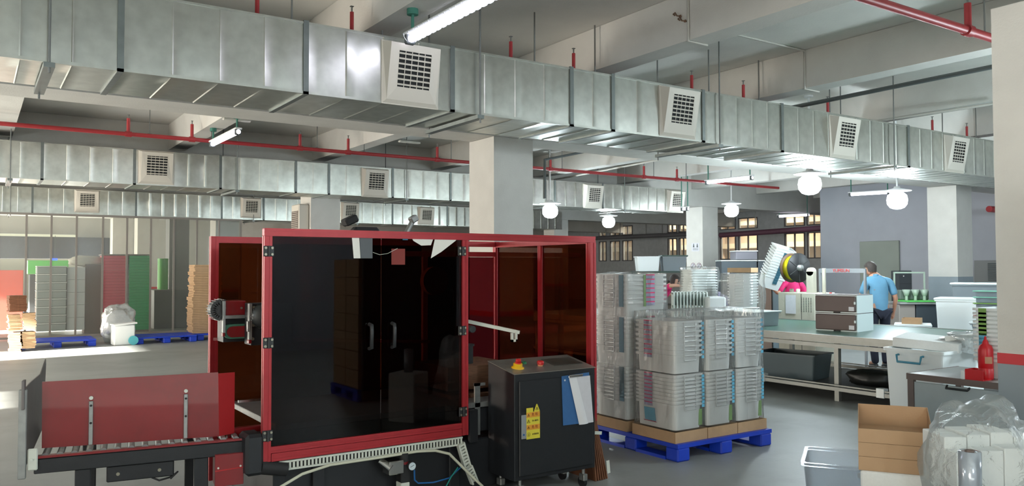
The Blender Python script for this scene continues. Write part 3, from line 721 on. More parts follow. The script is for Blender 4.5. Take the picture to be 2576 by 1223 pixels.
text_mesh('label_text', '当心触电', lh*.075, ink, cab, tmat(lx0+(lx1-lx0)*.64, lz1-lh*.33)); text_mesh('label_text', '必须接地', lh*.075, ink, cab, tmat(lx0+(lx1-lx0)*.66, lz1-lh*.83))
def outline_tri(x, z, s):
    m = MB(); q = [(x-s, z-s*.8), (x+s, z-s*.8), (x, z+s)]
    for i in range(3): a = q[i]; b = q[(i+1) % 3]; m.bar((a[0], -.0213, a[1]), (b[0], -.0213, b[1]), .0018, .0018)
    m.bar((x, -.0213, z-s*.4), (x, -.0213, z+s*.4), .002, .002); return m
for x, z, s in ((lx0+.018, lz1-lh*.34, .013), (lx0+.018, lz1-lh*.11, .009), (lx0+.018, lz1-lh*.57, .009), (tx, lz1+.02, .011)): outline_tri(x, z, s).obj('label_symbol', ink, cab)
m_ = MB(); cx_, cz_ = lx0+.019, lz1-lh*.83
m_.tube([(cx_+.014*math.cos(2*PI*i/16), -.0213, cz_+.014*math.sin(2*PI*i/16)) for i in range(17)], .0009, 4)
m_.bar((cx_, -.0213, cz_-.002), (cx_, -.0213, cz_+.009), .0016); 
for i, w__ in enumerate((.008, .005, .003)): m_.bar((cx_-w__, -.0213, cz_-.002-i*.0028), (cx_+w__, -.0213, cz_-.002-i*.0028), .0013)
m_.obj('label_symbol', ink, cab)
# clipboard hanging on the cabinet door
cbb = thing('clipboard', 'blue clipboard with loose white sheets hanging on the black cabinet door', 'clipboard', (3.2, 4.75, 0))
def cq(px, py, y=4.732): p = U(px, py, Y=y); return (p.x-3.2, y-4.75, p.z)
bluecb = mat('blue_clipboard', (52, 98, 150), .5, var=.04, scale=40); paper = mat('white_paper', (208, 208, 214), .8, var=.03, scale=30)
MB().prism([cq(1413, 947), cq(1417, 1071), cq(1492, 1062), cq(1482, 937)], (0, .004, 0)).obj('board', bluecb, cbb)
m_ = MB(); m_.prism([cq(1432, 951, 4.728), cq(1457, 1068, 4.728), cq(1493, 1062, 4.728), cq(1484, 945, 4.728)], (0, .0015, 0)).obj('sheet', paper, cbb)
def curl(u, v):
    a = Vector(cq(1431, 950, 4.727)); b = Vector(cq(1450, 948, 4.727)); c = Vector(cq(1457, 1069, 4.727)); d = Vector(cq(1479, 1065, 4.727))
    p = (a*(1-u)+b*u)*(1-v)+(c*(1-u)+d*u)*v
    return tuple(p+Vector((0, -.012*v*math.sin(PI*u*.9), 0)))
MB().grid(curl, 6, 8).obj('sheet', mat('curled_paper', (225, 226, 230), .8), cbb)
a = cq(1430, 948, 4.722); b = cq(1465, 942, 4.722)
MB().box((a[0], a[1]-.006, a[2]-.008), (b[0], a[1]+.004, b[2]+.003), ch=.003).cyl((a[0], a[1]-.006, b[2]), (b[0], a[1]-.006, b[2]), .005, n=8).obj('metal_clip', chrome, cbb)
MB().lathe([(0, 0), (.007, 0)], c=(cq(1421, 957)[0], -.0185, cq(1421, 957)[2]), n=12, ax='y').obj('mark', paper, cbb)
text_mesh('board_text', 'CLIP', .009, paper, cbb, tmat(cq(1424, 968)[0], cq(1424, 968)[2], -.0192)) if False else None
# cardboard sheets leaning behind the cabinet
cs = thing('carton_sheets', 'brown folded carton sheets leaning behind the black control cabinet', 'cardboard', (4.0, 4.86, 0))
card = mat('cardboard', (178, 146, 112), .85, var=.06, scale=12, bump=.06, bscale=60)
carddk = mat('worn_cardboard', (112, 70, 46), .85, var=.2, scale=10, stretch=(6, 6, 1))
for i in range(6):
    MB().box((.0+i*.018, 0, .0), (.010+i*.018, .34, .62-.03*i), rot=(0, R(-6-1.5*i), 0)).obj('sheet', carddk, cs)
MB().box((.02, -.006, .36), (.09, -.001, .385), rot=(0, R(8), 0)).obj('tape', slotw, cs)
MB().box((.135, -.012, .05), (.165, -.008, .15), rot=(0, R(-6), 0)).obj('white_tag', slotw, cs)

# ------------------------------------------------------------------ red infeed conveyor at the lower left
ANG = math.atan2(-.161, 1.092)
cv = thing('infeed_conveyor', 'red and black roller conveyor with a tall red side guard, lower left', 'conveyor', (.302, 5.213, 0), ANG)
CI = Matrix.Rotation(-ANG, 4, 'Z') @ Matrix.Translation((-.302, -5.213, 0))
def cl(px, py, y):
    """point on the conveyor's own vertical plane at local depth y"""
    v = (CI.to_3x3() @ (fw + rt2*((px-1288)/FPX) + dn2*((py-611.5)/FPX))); o = CI @ Vector((0, 0, CAMZ))
    t = (y-o.y)/v.y; return o+v*t
LC = 1.105
MB().box((0, 0, .515), (LC, .035, .597), ch=.004).obj('side_beam', blackp, cv)
MB().box((.0, -.004, .600), (LC, .075, .606)).box((.0, .0, .606), (LC, .012, .612)).obj('red_top_strip', redsheet, cv)
MB().box((0, .92, .515), (LC, .955, .606), ch=.004).obj('far_side_beam', blackp, cv)
roll = MB().cyl((0, .045, .60), (0, .92, .60), .019, n=12).obj('roller', steel, cv); roll.location = (.05, 0, 0)
for i in range(1, 15):
    r2_ = bpy.data.objects.new('roller', roll.data); COL.objects.link(r2_); r2_.parent = cv; r2_.location = (.05+i*.073, 0, 0)
gy = .10
g0, g1, g2, g3 = cl(105, 1128, gy), cl(551, 1098, gy), cl(549, 940, gy), cl(106, 962, gy)
gd = MB().prism([(g0.x, gy, g0.z), (g1.x, gy, g1.z), (g2.x, gy, g2.z), (g3.x, gy, g3.z)], (0, .004, 0)).obj('guard_plate', redsheet, cv)
h1, h2 = cl(592, 1094, gy+.0), cl(593, 939, gy)
redb = mat('bright_red_sheet', (160, 22, 26), .5)
MB().prism([(g1.x, gy, g1.z), (h1.x, gy+.05, h1.z), (h2.x, gy+.05, h2.z), (g2.x, gy, g2.z)], (0, .004, 0)).obj('guard_wing', redb, cv)
m_ = MB().box((g3.x, gy-.001, g3.z-.006), (g2.x, gy+.014, g3.z+.002)).obj('guard_fold', redsheet, cv)
for px, y0_, y1_ in ((229, 1010, 1120), (468, 992, 1103)):
    a = cl(px, y0_, gy-.02); b = cl(px, y1_, gy-.02)
    s_ = MB().box((a.x-.011, gy-.016, b.z), (a.x+.011, gy-.004, a.z), ch=.002).obj('stay', steel, cv)
    MB().cyl((a.x, gy-.012, a.z+.018), (a.x, gy-.001, a.z+.018), .011, n=12).obj('bolt', slotw, s_)
    for f_ in (.1, .5): MB().cyl((a.x, gy-.018, b.z+(a.z-b.z)*(1-f_)), (a.x, gy-.016, b.z+(a.z-b.z)*(1-f_)), .007, n=8).obj('stay_hole', blackr, s_)
# end stop plate at the left end
platem = mat('scuffed_grey_plate', (112, 106, 104), .5, metal=.35, var=.08, scale=9)
MB().prism([(-.045, .02, .56), (-.045, 1.0, .60), (-.045, 1.16, 1.0), (-.045, 1.14, 1.04), (-.045, .80, .98), (-.045, .20, 1.0), (-.045, .02, 1.0)], (.006, 0, 0)).obj('end_plate', platem, cv)
MB().box((-.075, -.03, .50), (-.035, .0, .99), ch=.004).obj('end_post', steel, cv)
MB().box((-.06, -.05, .88), (-.045, .02, 1.04), ch=.003).obj('end_post', platem, cv)
MB().box((-.03, -.02, .54), (.02, -.004, .66), ch=.006).cyl((-.01, -.03, .60), (-.01, -.02, .60), .008).obj('end_bracket', slotw, cv)
MB().box((.02, .75, .60), (.10, .80, .66), ch=.004).obj('stop_block', blackr, cv)
for x in (.24, .87):
    for y in (.02, .90): MB().box((x-.04, y-.01, 0), (x+.04, y+.045, .515), ch=.004).obj('leg', blackp, cv)
MB().box((.36, .03, .42), (.72, .28, .512), ch=.006).obj('drive_box', blackp, cv)
for x in (.42, .64): MB().cyl((x, .03, .465), (x, .022, .465), .010, n=10).obj('bolt', boltm, cv)
MB().tube([(.60, .05, .42), (.64, .04, .40), (.70, .05, .41), (.74, .04, .44), (.70, .03, .405)], .006, 6).obj('cable_bundle', blackr, cv)
a, b = cl(541, 1145, -.02), cl(612, 1217, -.02)
rb = MB().box((a.x, -.03, b.z), (b.x, .12, a.z), ch=.003).obj('red_cover_box', redsheet, cv)
MB().prism([(a.x, -.034, (a.z+b.z)/2-.004), (b.x, -.034, (a.z+b.z)/2+.006), (b.x, -.030, (a.z+b.z)/2+.012), (a.x, -.030, (a.z+b.z)/2+.002)], (0, .004, 0)).obj('cover_crease', redb, rb)
for px, py in ((549, 1178), (605, 1172)): q = cl(px, py, -.03); MB().cyl((q.x, -.035, q.z), (q.x, -.03, q.z), .006, n=8).obj('bolt', slotw, rb)
# ------------------------------------------------------------------ pallets, bins, wrapped goods
bluepl = mat('blue_plastic', (16, 60, 190), .42, var=.06, scale=8, dirt=(20, 40, 110), dscale=4, damt=.4)
binm = clear('milky_bin_plastic', (240, 244, 242), .3, .05, milk=.97, milkrgb=(253, 254, 254), tl_=.18)
whitebin = mat('white_bin_plastic', (232, 238, 238), .4)
clearbin = clear('clear_tub_plastic', (222, 228, 232), .2, .07, milk=.26, milkrgb=(236, 242, 246), bump=.05)
wrapm = clear('stretch_film', (252, 253, 252), .22, .07, bump=.6, bscale=5, milk=.09, milkrgb=(248, 250, 249), stretch=(1.6, 1.6, .55))
bagm = clear('white_poly_bag', (230, 234, 234), .28, .08, bump=.8, bscale=6, milk=.66, milkrgb=(226, 230, 230))
foam = mat('white_foam', (240, 242, 240), .8, var=.02, scale=60)
mag = mat('magenta_label', (214, 24, 104), .5); lblue = mat('blue_label', (96, 174, 206), .5); lgreen = mat('green_label', (120, 160, 80), .5); lgrey = mat('silver_label', (150, 148, 176), .5); ldark = mat('dark_teal_label', (44, 92, 110), .5)
def pallet(label, x, y, rz, sx=1.1, sy=1.1, h=.15, group=None):
    t = thing('plastic_pallet', label, 'pallet', (x, y, 0), rz, group)
    m_ = MB().box((0, 0, h-.035), (sx, .10, h)).box((0, sy-.10, h-.035), (sx, sy, h)).box((0, .10, h-.035), (.10, sy-.10, h)).box((sx-.10, .10, h-.035), (sx, sy-.10, h))
    n = 6
    for i in range(n): yy = .10+(sy-.2)*(i+.5)/n; m_.box((.10, yy-.05, h-.03), (sx-.10, yy+.05, h-.004))
    m_.obj('deck', bluepl, t)
    ft = None
    for i in range(3):
        for j in range(3):
            w_ = .15
            x_ = (sx-w_)*i/2; y_ = (sy-w_)*j/2
            if ft is None: ft = MB().box((0, 0, 0), (w_, w_, h-.035), ch=.012).obj('foot', bluepl, t); o = ft
            else: o = bpy.data.objects.new('foot', ft.data); COL.objects.link(o); o.parent = t
            o.location = (x_, y_, 0)
        MB().box((.15+0, (sy-.1)*i/2 if False else 0, 0), (.151, .001, .001)) if False else None
    for i in range(3):
        x_ = (sx-.13)*i/2
        for j in range(2):
            y0_ = .15+(sy-.15)/2*j; y1_ = (sy-.15)/2*(j+1)
            MB().box((x_, y0_+.001, .0), (x_+.13, y1_-.001, .028)).obj('runner', bluepl, t)
    return t
def bin_mesh(w_, d, h, tp=.04, rim=.018, th=.004, rr=.03, lip=.02):
    """open tub with rounded corners, rim on top; origin at the centre of its base"""
    m = MB()
    def ring(hw, hd, z, r_, n=3):
        pts = []
        for cx_, cy_, a0 in ((hw-r_, hd-r_, 0), (-hw+r_, hd-r_, 90), (-hw+r_, -hd+r_, 180), (hw-r_, -hd+r_, 270)):
            for k in range(n+1):
                a = R(a0+90*k/n); pts.append((cx_+r_*math.cos(a), cy_+r_*math.sin(a), z))
        return pts
    W, D = w_/2, d/2
    rs = [ring(W-tp, D-tp, 0, rr), ring(W-rim, D-rim, h-lip, rr), ring(W, D, h-lip, rr), ring(W, D, h, rr), ring(W-rim-th, D-rim-th, h, rr), ring(W-tp-th, D-tp-th, th, rr)]
    n = len(rs[0]); vs = [p for r_ in rs for p in r_]
    fs = [[i*n+k, i*n+(k+1) % n, (i+1)*n+(k+1) % n, (i+1)*n+k] for i in range(len(rs)-1) for k in range(n)]
    m.add(vs, fs); m.add(rs[0], [list(range(n))[::-1]]); m.add(rs[-1], [list(range(n))]); return m
def handle_mesh(w_, d, h, side, hw=.07, drop=.035):
    """loop handle under the rim on one side: side 'y-' or 'x-'"""
    m = MB(); z = h-.014
    if side == 'y-':
        m.tube([(-hw, -d/2+.015, z), (-hw, -d/2-.008, z), (-hw, -d/2-.008, z-drop), (hw, -d/2-.008, z-drop), (hw, -d/2-.008, z), (hw, -d/2+.015, z)], .0055, 5)
    else:
        m.tube([(-w_/2+.015, -hw, z), (-w_/2-.008, -hw, z), (-w_/2-.008, -hw, z-drop), (-w_/2-.008, hw, z-drop), (-w_/2-.008, hw, z), (-w_/2+.015, hw, z)], .0055, 5)
    return m
ORD = 'lowest second third fourth fifth sixth seventh eighth ninth tenth eleventh twelfth thirteenth fourteenth'.split()
def nest(label, group, org, rz, n, w_, d, h, step, m, cat='storage bin', handle=None, labels=(), tilt=None, name='storage_bin', down=False, tp=.04):
    """n bins nested one in the other, every bin an object of its own"""
    proto = bin_mesh(w_, d, h, tp).obj(name, m); tag(proto, label, cat, group)
    if handle: handle_mesh(w_, d, h, handle).obj('handle', m, proto)
    for side, a, b, z0, z1, lm in labels:
        if side == 'y-': MB().prism([(a, -d/2-.006, h+z0), (b, -d/2-.006, h+z0), (b, -d/2-.006, h+z1), (a, -d/2-.006, h+z1)], (0, .003, 0)).obj('label_sleeve', lm, proto)
        else: MB().prism([(-w_/2-.006, a, h+z0), (-w_/2-.006, b, h+z0), (-w_/2-.006, b, h+z1), (-w_/2-.006, a, h+z1)][::-1], (.003, 0, 0)).obj('label_sleeve', lm, proto)
    B = Matrix.Translation(org) @ (tilt if tilt else Matrix.Identity(4)) @ Matrix.Rotation(rz, 4, 'Z')
    out = []
    for i in range(n):
        o = proto if i == 0 else clone(proto)
        o.matrix_basis = B @ Matrix.Translation((0, 0, i*step)) @ (Matrix.Rotation(PI, 4, 'X') if down else Matrix.Identity(4))
        o['label'] = ('topmost' if i == n-1 else ORD[i])+' '+label
        out.append(o)
    return out
def wrap(label, x0, x1, y0, y1, z0, z1, seed=0, name='stretch_wrap', m=None, amp=.012, top=True):
    rr = random.Random(seed); mb_ = MB(); W, D = (x1-x0)/2, (y1-y0)/2; nu, nv = 40, 16
    def f(u, v):
        t = 2*PI*u; c, s_ = math.cos(t), math.sin(t); k = 1/max(abs(c), abs(s_))**.86
        p = noise.noise(Vector((c*3+seed, s_*3, v*(z1-z0)*3)))*amp + noise.noise(Vector((c*9+seed, s_*9, v*(z1-z0)*5)))*amp*.5
        return ((x0+x1)/2+c*k*(W+p), (y0+y1)/2+s_*k*(D+p), z0+(z1-z0)*v)
    mb_.grid(f, nu, nv)
    if top:
        def g(u, v):
            a = f(u, 1); r_ = 1-v*.98
            return ((x0+x1)/2+(a[0]-(x0+x1)/2)*r_, (y0+y1)/2+(a[1]-(y0+y1)/2)*r_, z1+.012*math.sin(PI*v*.8)+.010*noise.noise(Vector((u*12, v*5, seed))))
        mb_.grid(g, nu, 5)
    return tag(mb_.obj(name, m or wrapm), label, 'plastic wrap')
def tray(label, x0, x1, y0, y1, z0, z1, group=None, m=None):
    t = thing('carton_tray', label, 'carton', ((x0+x1)/2, (y0+y1)/2, z0), 0, group)
    a, b, h = (x1-x0)/2, (y1-y0)/2, z1-z0
    MB().box((-a, -b, 0), (a, b, .005)).obj('base', card, t)
    for p, q in (((-a, -b, .005), (a, -b+.005, h)), ((-a, b-.005, .005), (a, b, h)), ((-a, -b+.005, .005), (-a+.005, b-.005, h)), ((a-.005, -b+.005, .005), (a, b-.005, h))): MB().box(p, q).obj('side', card, t)
    return t
pallet('blue plastic pallet under the film wrapped clear bins, right of the control cabinet', 4.99, 4.93, 0, 1.22, 1.20)
cols_ = [('near left corner', 5.005, 5.385, 4.975, 5.50), ('middle', 5.405, 5.775, 4.975, 5.50), ('right hand', 5.795, 6.18, 4.975, 5.50)]
for i, (nm, a, b, c, d) in enumerate(cols_):
    tray(f'shallow carton tray on the blue pallet under the {nm} column of bins', a-.005, b+.005, c-.008, d+.008, .151, .245)
    w_, dd = b-a-.02, d-c-.02; h = .22
    L_ = [('y-', w_*.40, w_*.49, -.040, -.014, lblue)]
    if i == 0: L_ += [('x-', .02, .12, -.036, -.010, lgrey), ('x-', .02, .12, -.011, -.001, mag)]
    for nmz, z, n_ in (('lower', .25, 9), ('upper', .735, 8)):
        out = nest(f'clear bin of the {nmz} bundle, {nm} front column on the pallet', f'bins in the {nmz} {nm} front bundle', ((a+b)/2, (c+d)/2, z), 0, n_, w_, dd, h if nmz == 'lower' else .16, .032 if nmz == 'lower' else .042, binm, handle='y-', labels=L_, tp=.024)
        if nmz == 'lower':
            MB().box((w_*.36, -dd/2+.02, .02), (w_*.48, -dd/2+.024, h-.06)).obj('green_strip', lgreen, out[0])
            if i == 0:
                MB().prism([(-w_/2+.018, .0, h-.17), (-w_/2+.012, .13, h-.17), (-w_/2-.0, .13, h-.055), (-w_/2-.0, .0, h-.055)], (.003, 0, 0)).obj('large_label', lblue, out[0])
                MB().prism([(-w_/2+.016, -.012, h-.18), (-w_/2+.016, .142, h-.18), (-w_/2+.002, .142, h-.17), (-w_/2+.002, -.012, h-.17)], (.003, 0, 0)).obj('label_edge', mag, out[0])
    wrap(f'clear stretch film wrapped around the {nm} front column of bins', a-.004, b+.004, c-.006, d+.004, .25, 1.262, seed=i+1)
tray('shallow carton tray under the tall rear column of bins', 5.0, 5.56, 5.58, 6.08, .151, .245)
for nmz, z, n_, st in (('lowest', .25, 9, .034), ('middle', .74, 8, .04), ('top', 1.20, 7, .042)):
    L_ = [('y-', -.02, .09, -.040, -.012, lgrey), ('y-', -.02, .09, -.013, -.001, mag), ('y-', -.05, -.022, -.05, -.006, lgreen), ('x-', -.20, -.14, -.05, -.006, ldark)]
    nest(f'clear bin of the {nmz} bundle in the tall rear column', f'bins in the {nmz} bundle of the tall rear column', (5.28, 5.83, z), 0, n_, .53, .47, .22 if nmz == 'lowest' else (.18 if nmz == 'middle' else .14), st, binm, handle='x-', labels=L_, tp=.024)
wrap('clear stretch film wrapped around the tall rear column of bins', 5.005, 5.555, 5.585, 6.075, .25, 1.60, seed=9)

# ------------------------------------------------------------------ green belt work table
alu = mat('aluminium_profile', (136, 138, 134), .42, metal=.4, var=.05, scale=10)
beltm = mat('green_belt', (72, 108, 96), .28, spec=.3, var=.05, scale=3)
ct = thing('belt_conveyor', 'long table height conveyor with a green belt and aluminium side frame', 'conveyor', (8.83, 2.0, 0))
CLN = 11.0; CWD = 2.3
MB().box((.05, .0, .775), (CWD-.05, CLN, .805)).obj('belt', beltm, ct)
for x0_, x1_ in ((0, .05), (CWD-.05, CWD)):
    MB().box((x0_, 0, .72), (x1_, CLN, .812)).box((x0_-.006, 0, .762), (x1_+.006, CLN, .772)).box((x0_-.006, 0, .725), (x1_+.006, CLN, .735)).obj('side_frame', alu, ct)
MB().box((.0, 0, .66), (.04, CLN, .71)).obj('lower_beam', alu, ct)
for yy in (.6, 2.4, 4.06, 6.3, 8.5, 10.6):
    for xx in (.08, CWD-.14): MB().box((xx, yy, 0), (xx+.06, yy+.06, .72)).obj('leg', alu, ct)
for xx in (-.02, CWD-.16): MB().box((xx, 0, .14), (xx+.05, CLN, .185)).box((xx, 0, .20), (xx+.02, CLN, .215)).obj('lower_rail', alu, ct)
for yy in (1.5, 3.4, 5.1, 7.0): MB().box((-.03, yy, .13), (.06, yy+.10, .24), ch=.004).obj('joint_block', whitebin, ct)
MB().box((.1, 0, .12), (CWD-.2, CLN, .135)).obj('lower_shelf', mat('grey_shelf', (120, 122, 120), .5, var=.1), ct)
# grey tub and odds under the belt
tb = bin_mesh(.62, .9, .34, .05).obj('grey_tub', mat('slate_plastic', (88, 104, 110), .5)); tag(tb, 'slate grey tub on the lower shelf of the green belt conveyor', 'tub'); tb.location = (9.55, 7.2, .137); tb.rotation_euler = (0, 0, R(12))
blkbag = mat('black_bag', (28, 30, 28), .45, bump=.4, bscale=10)
def lump(name, label, cat, loc, s_, m, seed=0, rough=.18, nu=22, nv=12, fx_=6, group=None):
    def f(u, v):
        t = 2*PI*u; p = PI*v; d = Vector((math.cos(t)*math.sin(p), math.sin(t)*math.sin(p), math.cos(p)))
        k = 1+rough*noise.noise(d*2+Vector((seed, 0, 0)))+rough*.5*noise.noise(d*fx_+Vector((seed, 3, 0)))
        d = Vector((math.copysign(abs(d.x)**.75, d.x), math.copysign(abs(d.y)**.75, d.y), math.copysign(abs(d.z)**.8, d.z)))
        return (d.x*s_[0]*k, d.y*s_[1]*k, max(-s_[2], d.z*s_[2]*k))
    o = MB().grid(f, nu, nv).obj(name, m); o.location = (loc[0], loc[1], loc[2]+s_[2]); tag(o, label, cat, group); return o
lump('black_bag', 'crumpled black bag on the lower shelf beneath the belt', 'bag', (9.6, 6.05, .137), (.22, .30, .10), blkbag, 3)
sc_ = mat('yellow_strapping', (190, 170, 30), .5)
t = thing('strapping_coil', 'small tangle of yellow strapping beside the black bag under the belt', 'strapping', (9.7, 5.75, .137))
for k in range(5): MB().tube([((.09+.01*k)*math.cos(2*PI*i/14), (.09+.01*k)*math.sin(2*PI*i/14), .012+.018*k+.01*math.sin(i+k)) for i in range(15)], .005, 4).obj('strap_loop', sc_, t)
# two drawer units on the belt
brown = mat('brown_drawer_plastic', (78, 62, 60), .5); wh = mat('white_shell_plastic', (212, 226, 228), .4)
def drawer(label, z):
    t = thing('drawer_unit', label, 'drawer', (9.50, 6.80, z), R(9)-PI/2)
    # local x runs along the brown front, y goes back
    t.rotation_euler = (0, 0, math.atan2(-.555, .088))
    W_, D_, H_ = .565, .50, .235
    MB().box((0, .012, 0), (W_, D_, .018)).box((0, .012, H_-.018), (W_, D_, H_)).box((0, .012, .018), (.012, D_, H_-.018)).box((W_-.012, .012, .018), (W_, D_, H_-.018)).box((.012, D_-.012, .018), (W_-.012, D_, H_-.018)).obj('shell', wh, t)
    MB().box((.004, -.012, .016), (W_-.012, .010, H_-.012), ch=.012).obj('drawer_front', brown, t)
    MB().box((.004, .0, H_+.0005), (W_-.004, D_-.01, H_+.006), ch=.002).obj('lid', brown, t)
    MB().box((W_-.10, -.0145, .03), (W_-.03, -.0125, .085)).obj('sticker', paper, t)
    MB().box((W_-.03, -.018, H_*.5), (W_-.006, -.012, H_*.5+.035), ch=.003).obj('latch', wh, t)
    MB().box((W_*.45, -.006, -.0), (W_*.6, .012, .014)).obj('pull', blackr, t)
    return t
drawer('lower brown fronted drawer unit standing on the green belt', .806); drawer('upper brown fronted drawer unit stacked on the other', 1.049)
# things standing on the far part of the belt
for i, (x, y, z) in enumerate(((9.55, 8.05, .806), (10.1, 8.9, .806))):
    o = bin_mesh(.62, .85, .2, .03).obj('storage_tub', clearbin); tag(o, ('shallow clear tub with a black handle on the belt left of the strapping machine', 'shallow clear tub behind another on the far end of the belt')[i], 'tub'); o.location = (x, y, z)
    handle_mesh(.62, .85, .2, 'x-').obj('handle', blackr, o)
    MB().box((-.32, -.43, .201), (.32, .43, .215), ch=.006).obj('lid', whitebin, o)
bo = U(1733, 752, D=12.6)
t = thing('basket_stack', 'x', 'basket')
bpy.data.objects.remove(t)
bm_ = None
basket = mat('white_basket_plastic', (212, 222, 216), .45)
for i in range(11):
    c = U(1693+i*8.2, 752, D=12.6); c.z = .81
    if bm_ is None:
        m_ = MB(); pts = [(-.17, 0, .04), (-.17, 0, .42), (-.14, 0, .46), (.14, 0, .46), (.17, 0, .42), (.17, 0, .04)]
        m_.tube([(p[0], 0, p[2]) for p in pts], .013, 6); m_.box((-.16, .008, .03), (.16, .013, .22)); m_.box((-.16, .008, .26), (.16, .013, .43))
        bm_ = m_.obj('basket', basket); o = bm_
    else: o = bpy.data.objects.new('basket', bm_.data); COL.objects.link(o)
    o.location = c; o.rotation_euler = (0, 0, R(50)); tag(o, ('leftmost' if i == 0 else 'rightmost' if i == 10 else ORD[i]+' from the left')+' of the white slatted baskets nested on their sides', 'basket', 'row of nested white baskets')
bx = MB().box((-.13, -.17, 0), (.13, .17, .40), ch=.02).obj('white_box', whitebin); tag(bx, 'plain white plastic box at the end of the nested baskets', 'box'); c = U(1788, 755, D=12.4); bx.location = (c.x-.02, c.y-.1, .81); bx.rotation_euler = (0, 0, R(-35))
c = U(1752, 720, D=14.2)
nest('white bin of the tall bundle between woman and column', 'tall bundle of white bins behind the baskets', (c.x-.15, c.y-.2, .81), R(-20), 14, .50, .42, .24, .044, whitebin)
wrap('loose film around the tall bundle of white bins behind the baskets', c.x-.42, c.x+.10, c.y-.44, c.y+.04, 1.0, 1.66, seed=4, amp=.05)
c = U(1869, 720, D=13.2)
nest('milky bin of the bundle topped by a carton tray', 'bundle of milky bins topped by a carton tray', (c.x, c.y, .83), R(25), 11, .44, .40, .26, .046, binm, handle='x-')
wrap('film around the bundle of milky bins topped by a carton tray', c.x-.27, c.x+.27, c.y-.25, c.y+.25, .95, 1.56, seed=6, amp=.02)
t = tray('open carton tray resting on the wrapped bundle of milky bins', c.x-.22, c.x+.22, c.y-.19, c.y+.19, 1.575, 1.65); t.rotation_euler = (0, 0, R(25))
bg = lump('lilac_bag', 'lilac plastic bag beyond the white box on the belt', 'bag', (U(1800, 750, D=14.5).x, U(1800, 750, D=14.5).y, .81), (.22, .22, .20), mat('lilac_bag', (128, 126, 146), .5, bump=.5, bscale=10), 8)

# ------------------------------------------------------------------ strapping machine with its reel
cream = mat('cream_machine_paint', (196, 192, 176), .5, var=.04, scale=6, dirt=(140, 130, 110), dscale=6, damt=.4)
sx_, sy_ = 11.30, 8.30
st = thing('strapping_machine', 'cream strapping machine behind the belt with a yellow strap reel', 'machine', (sx_, sy_, 0))
def sp(px, py, X=sx_): p = U(px, py, X=X); return p-Vector((sx_, sy_, 0))
a = sp(1957, 735); b = sp(2050, 810)
MB().box((0, b.y, .02), (.55, a.y, a.z), ch=.01).obj('body', cream, st)
mid_ = sp(2016, 770).y
MB().box((-.004, mid_-.003, .3), (0, mid_+.003, a.z-.02)).obj('panel_seam', blackr, st)
vent = MB()
for i in range(9):
    for j in range(5): vent.box((-.004, b.y+.06+j*.045, .93+i*.027), (-.001, b.y+.075+j*.045, .942+i*.027))
vent.obj('vent_holes', darkpipe, st)
c0, c1 = sp(1977, 742), sp(2003, 790); MB().prism([(-.012, c1.y, c1.z), (-.012, c0.y, c1.z), (-.012, c0.y, c0.z), (-.012, c1.y, c0.z)], (.004, 0, 0)).obj('clipboard_sheet', paper, st)
for px in (1980, 1996): q = sp(px, 732); MB().lathe([(.035, 0), (.035, .05), (.02, .06), (0, .06)], c=(.12, q.y, a.z), n=12).obj('knob', cream, st)
a2 = sp(2022, 676); b2 = sp(2041, 735)
arm = MB().box((.06, b2.y, a.z), (.14, a2.y, a2.z-.05)).cyl((.06, (a2.y+b2.y)/2, a2.z-.05), (.14, (a2.y+b2.y)/2, a2.z-.05), abs(a2.y-b2.y)/2, n=20).obj('reel_arm', cream, st)
MB().box((.02, b.y-.32, a.z-.14), (.42, b.y-.001, a.z-.01), ch=.01).obj('control_top', cream, st)
q = sp(2072, 675, sx_+.1)
MB().box((.10, q.y-.015, a.z-.02), (.14, q.y+.035, q.z), ch=.005).obj('guide_post', cream, st)
MB().lathe([(.02, 0), (.022, .02), (0, .025)], c=(.1, q.y-.12, a.z-.01), n=10).obj('red_knob', rdp, st)
# reel: axis mostly across the view, seen obliquely
rc = sp(2010, 674, sx_+.12)
ax = Matrix.Translation(rc) @ Matrix.Rotation(R(-10), 4, 'Z') @ Matrix.Rotation(PI/2, 4, 'X')
def rl(prof, n=36):
    m = MB(); m.T = ax.copy(); return m.lathe(prof, n=n)
rad = .245
rl([(.03, -.012), (rad, -.012), (rad, .002), (.03, .002)]).obj('reel_flange', mat('black_reel', (22, 24, 26), .6), st)
for k in range(6):
    t_ = 2*PI*k/6; m = MB(); m.T = ax.copy(); m.box((-.006, .05, .002), (.006, rad*.92, .008)); m.v = [tuple((ax @ Matrix.Rotation(t_, 4, 'Z') @ ax.inverted()) @ Vector(p)) for p in m.v]; m.obj('flange_rib', mat('grey_rib', (56, 58, 58), .6) if k == 0 else bpy.data.materials['grey_rib'], st)
rl([(.10, -.165), (rad*.84, -.165), (rad*.86, -.09), (rad*.84, -.014), (.10, -.014)]).obj('strap_winding', mat('yellow_strap', (224, 214, 30), .4), st)
rl([(.03, -.185), (rad*1.0, -.185), (rad*1.0, -.168), (.03, -.168)]).obj('reel_flange', mat('brown_reel', (88, 66, 52), .6), st)
rl([(0, .06), (.05, .06), (.055, -.20), (0, -.20)], 18).obj('hub', steel, st)
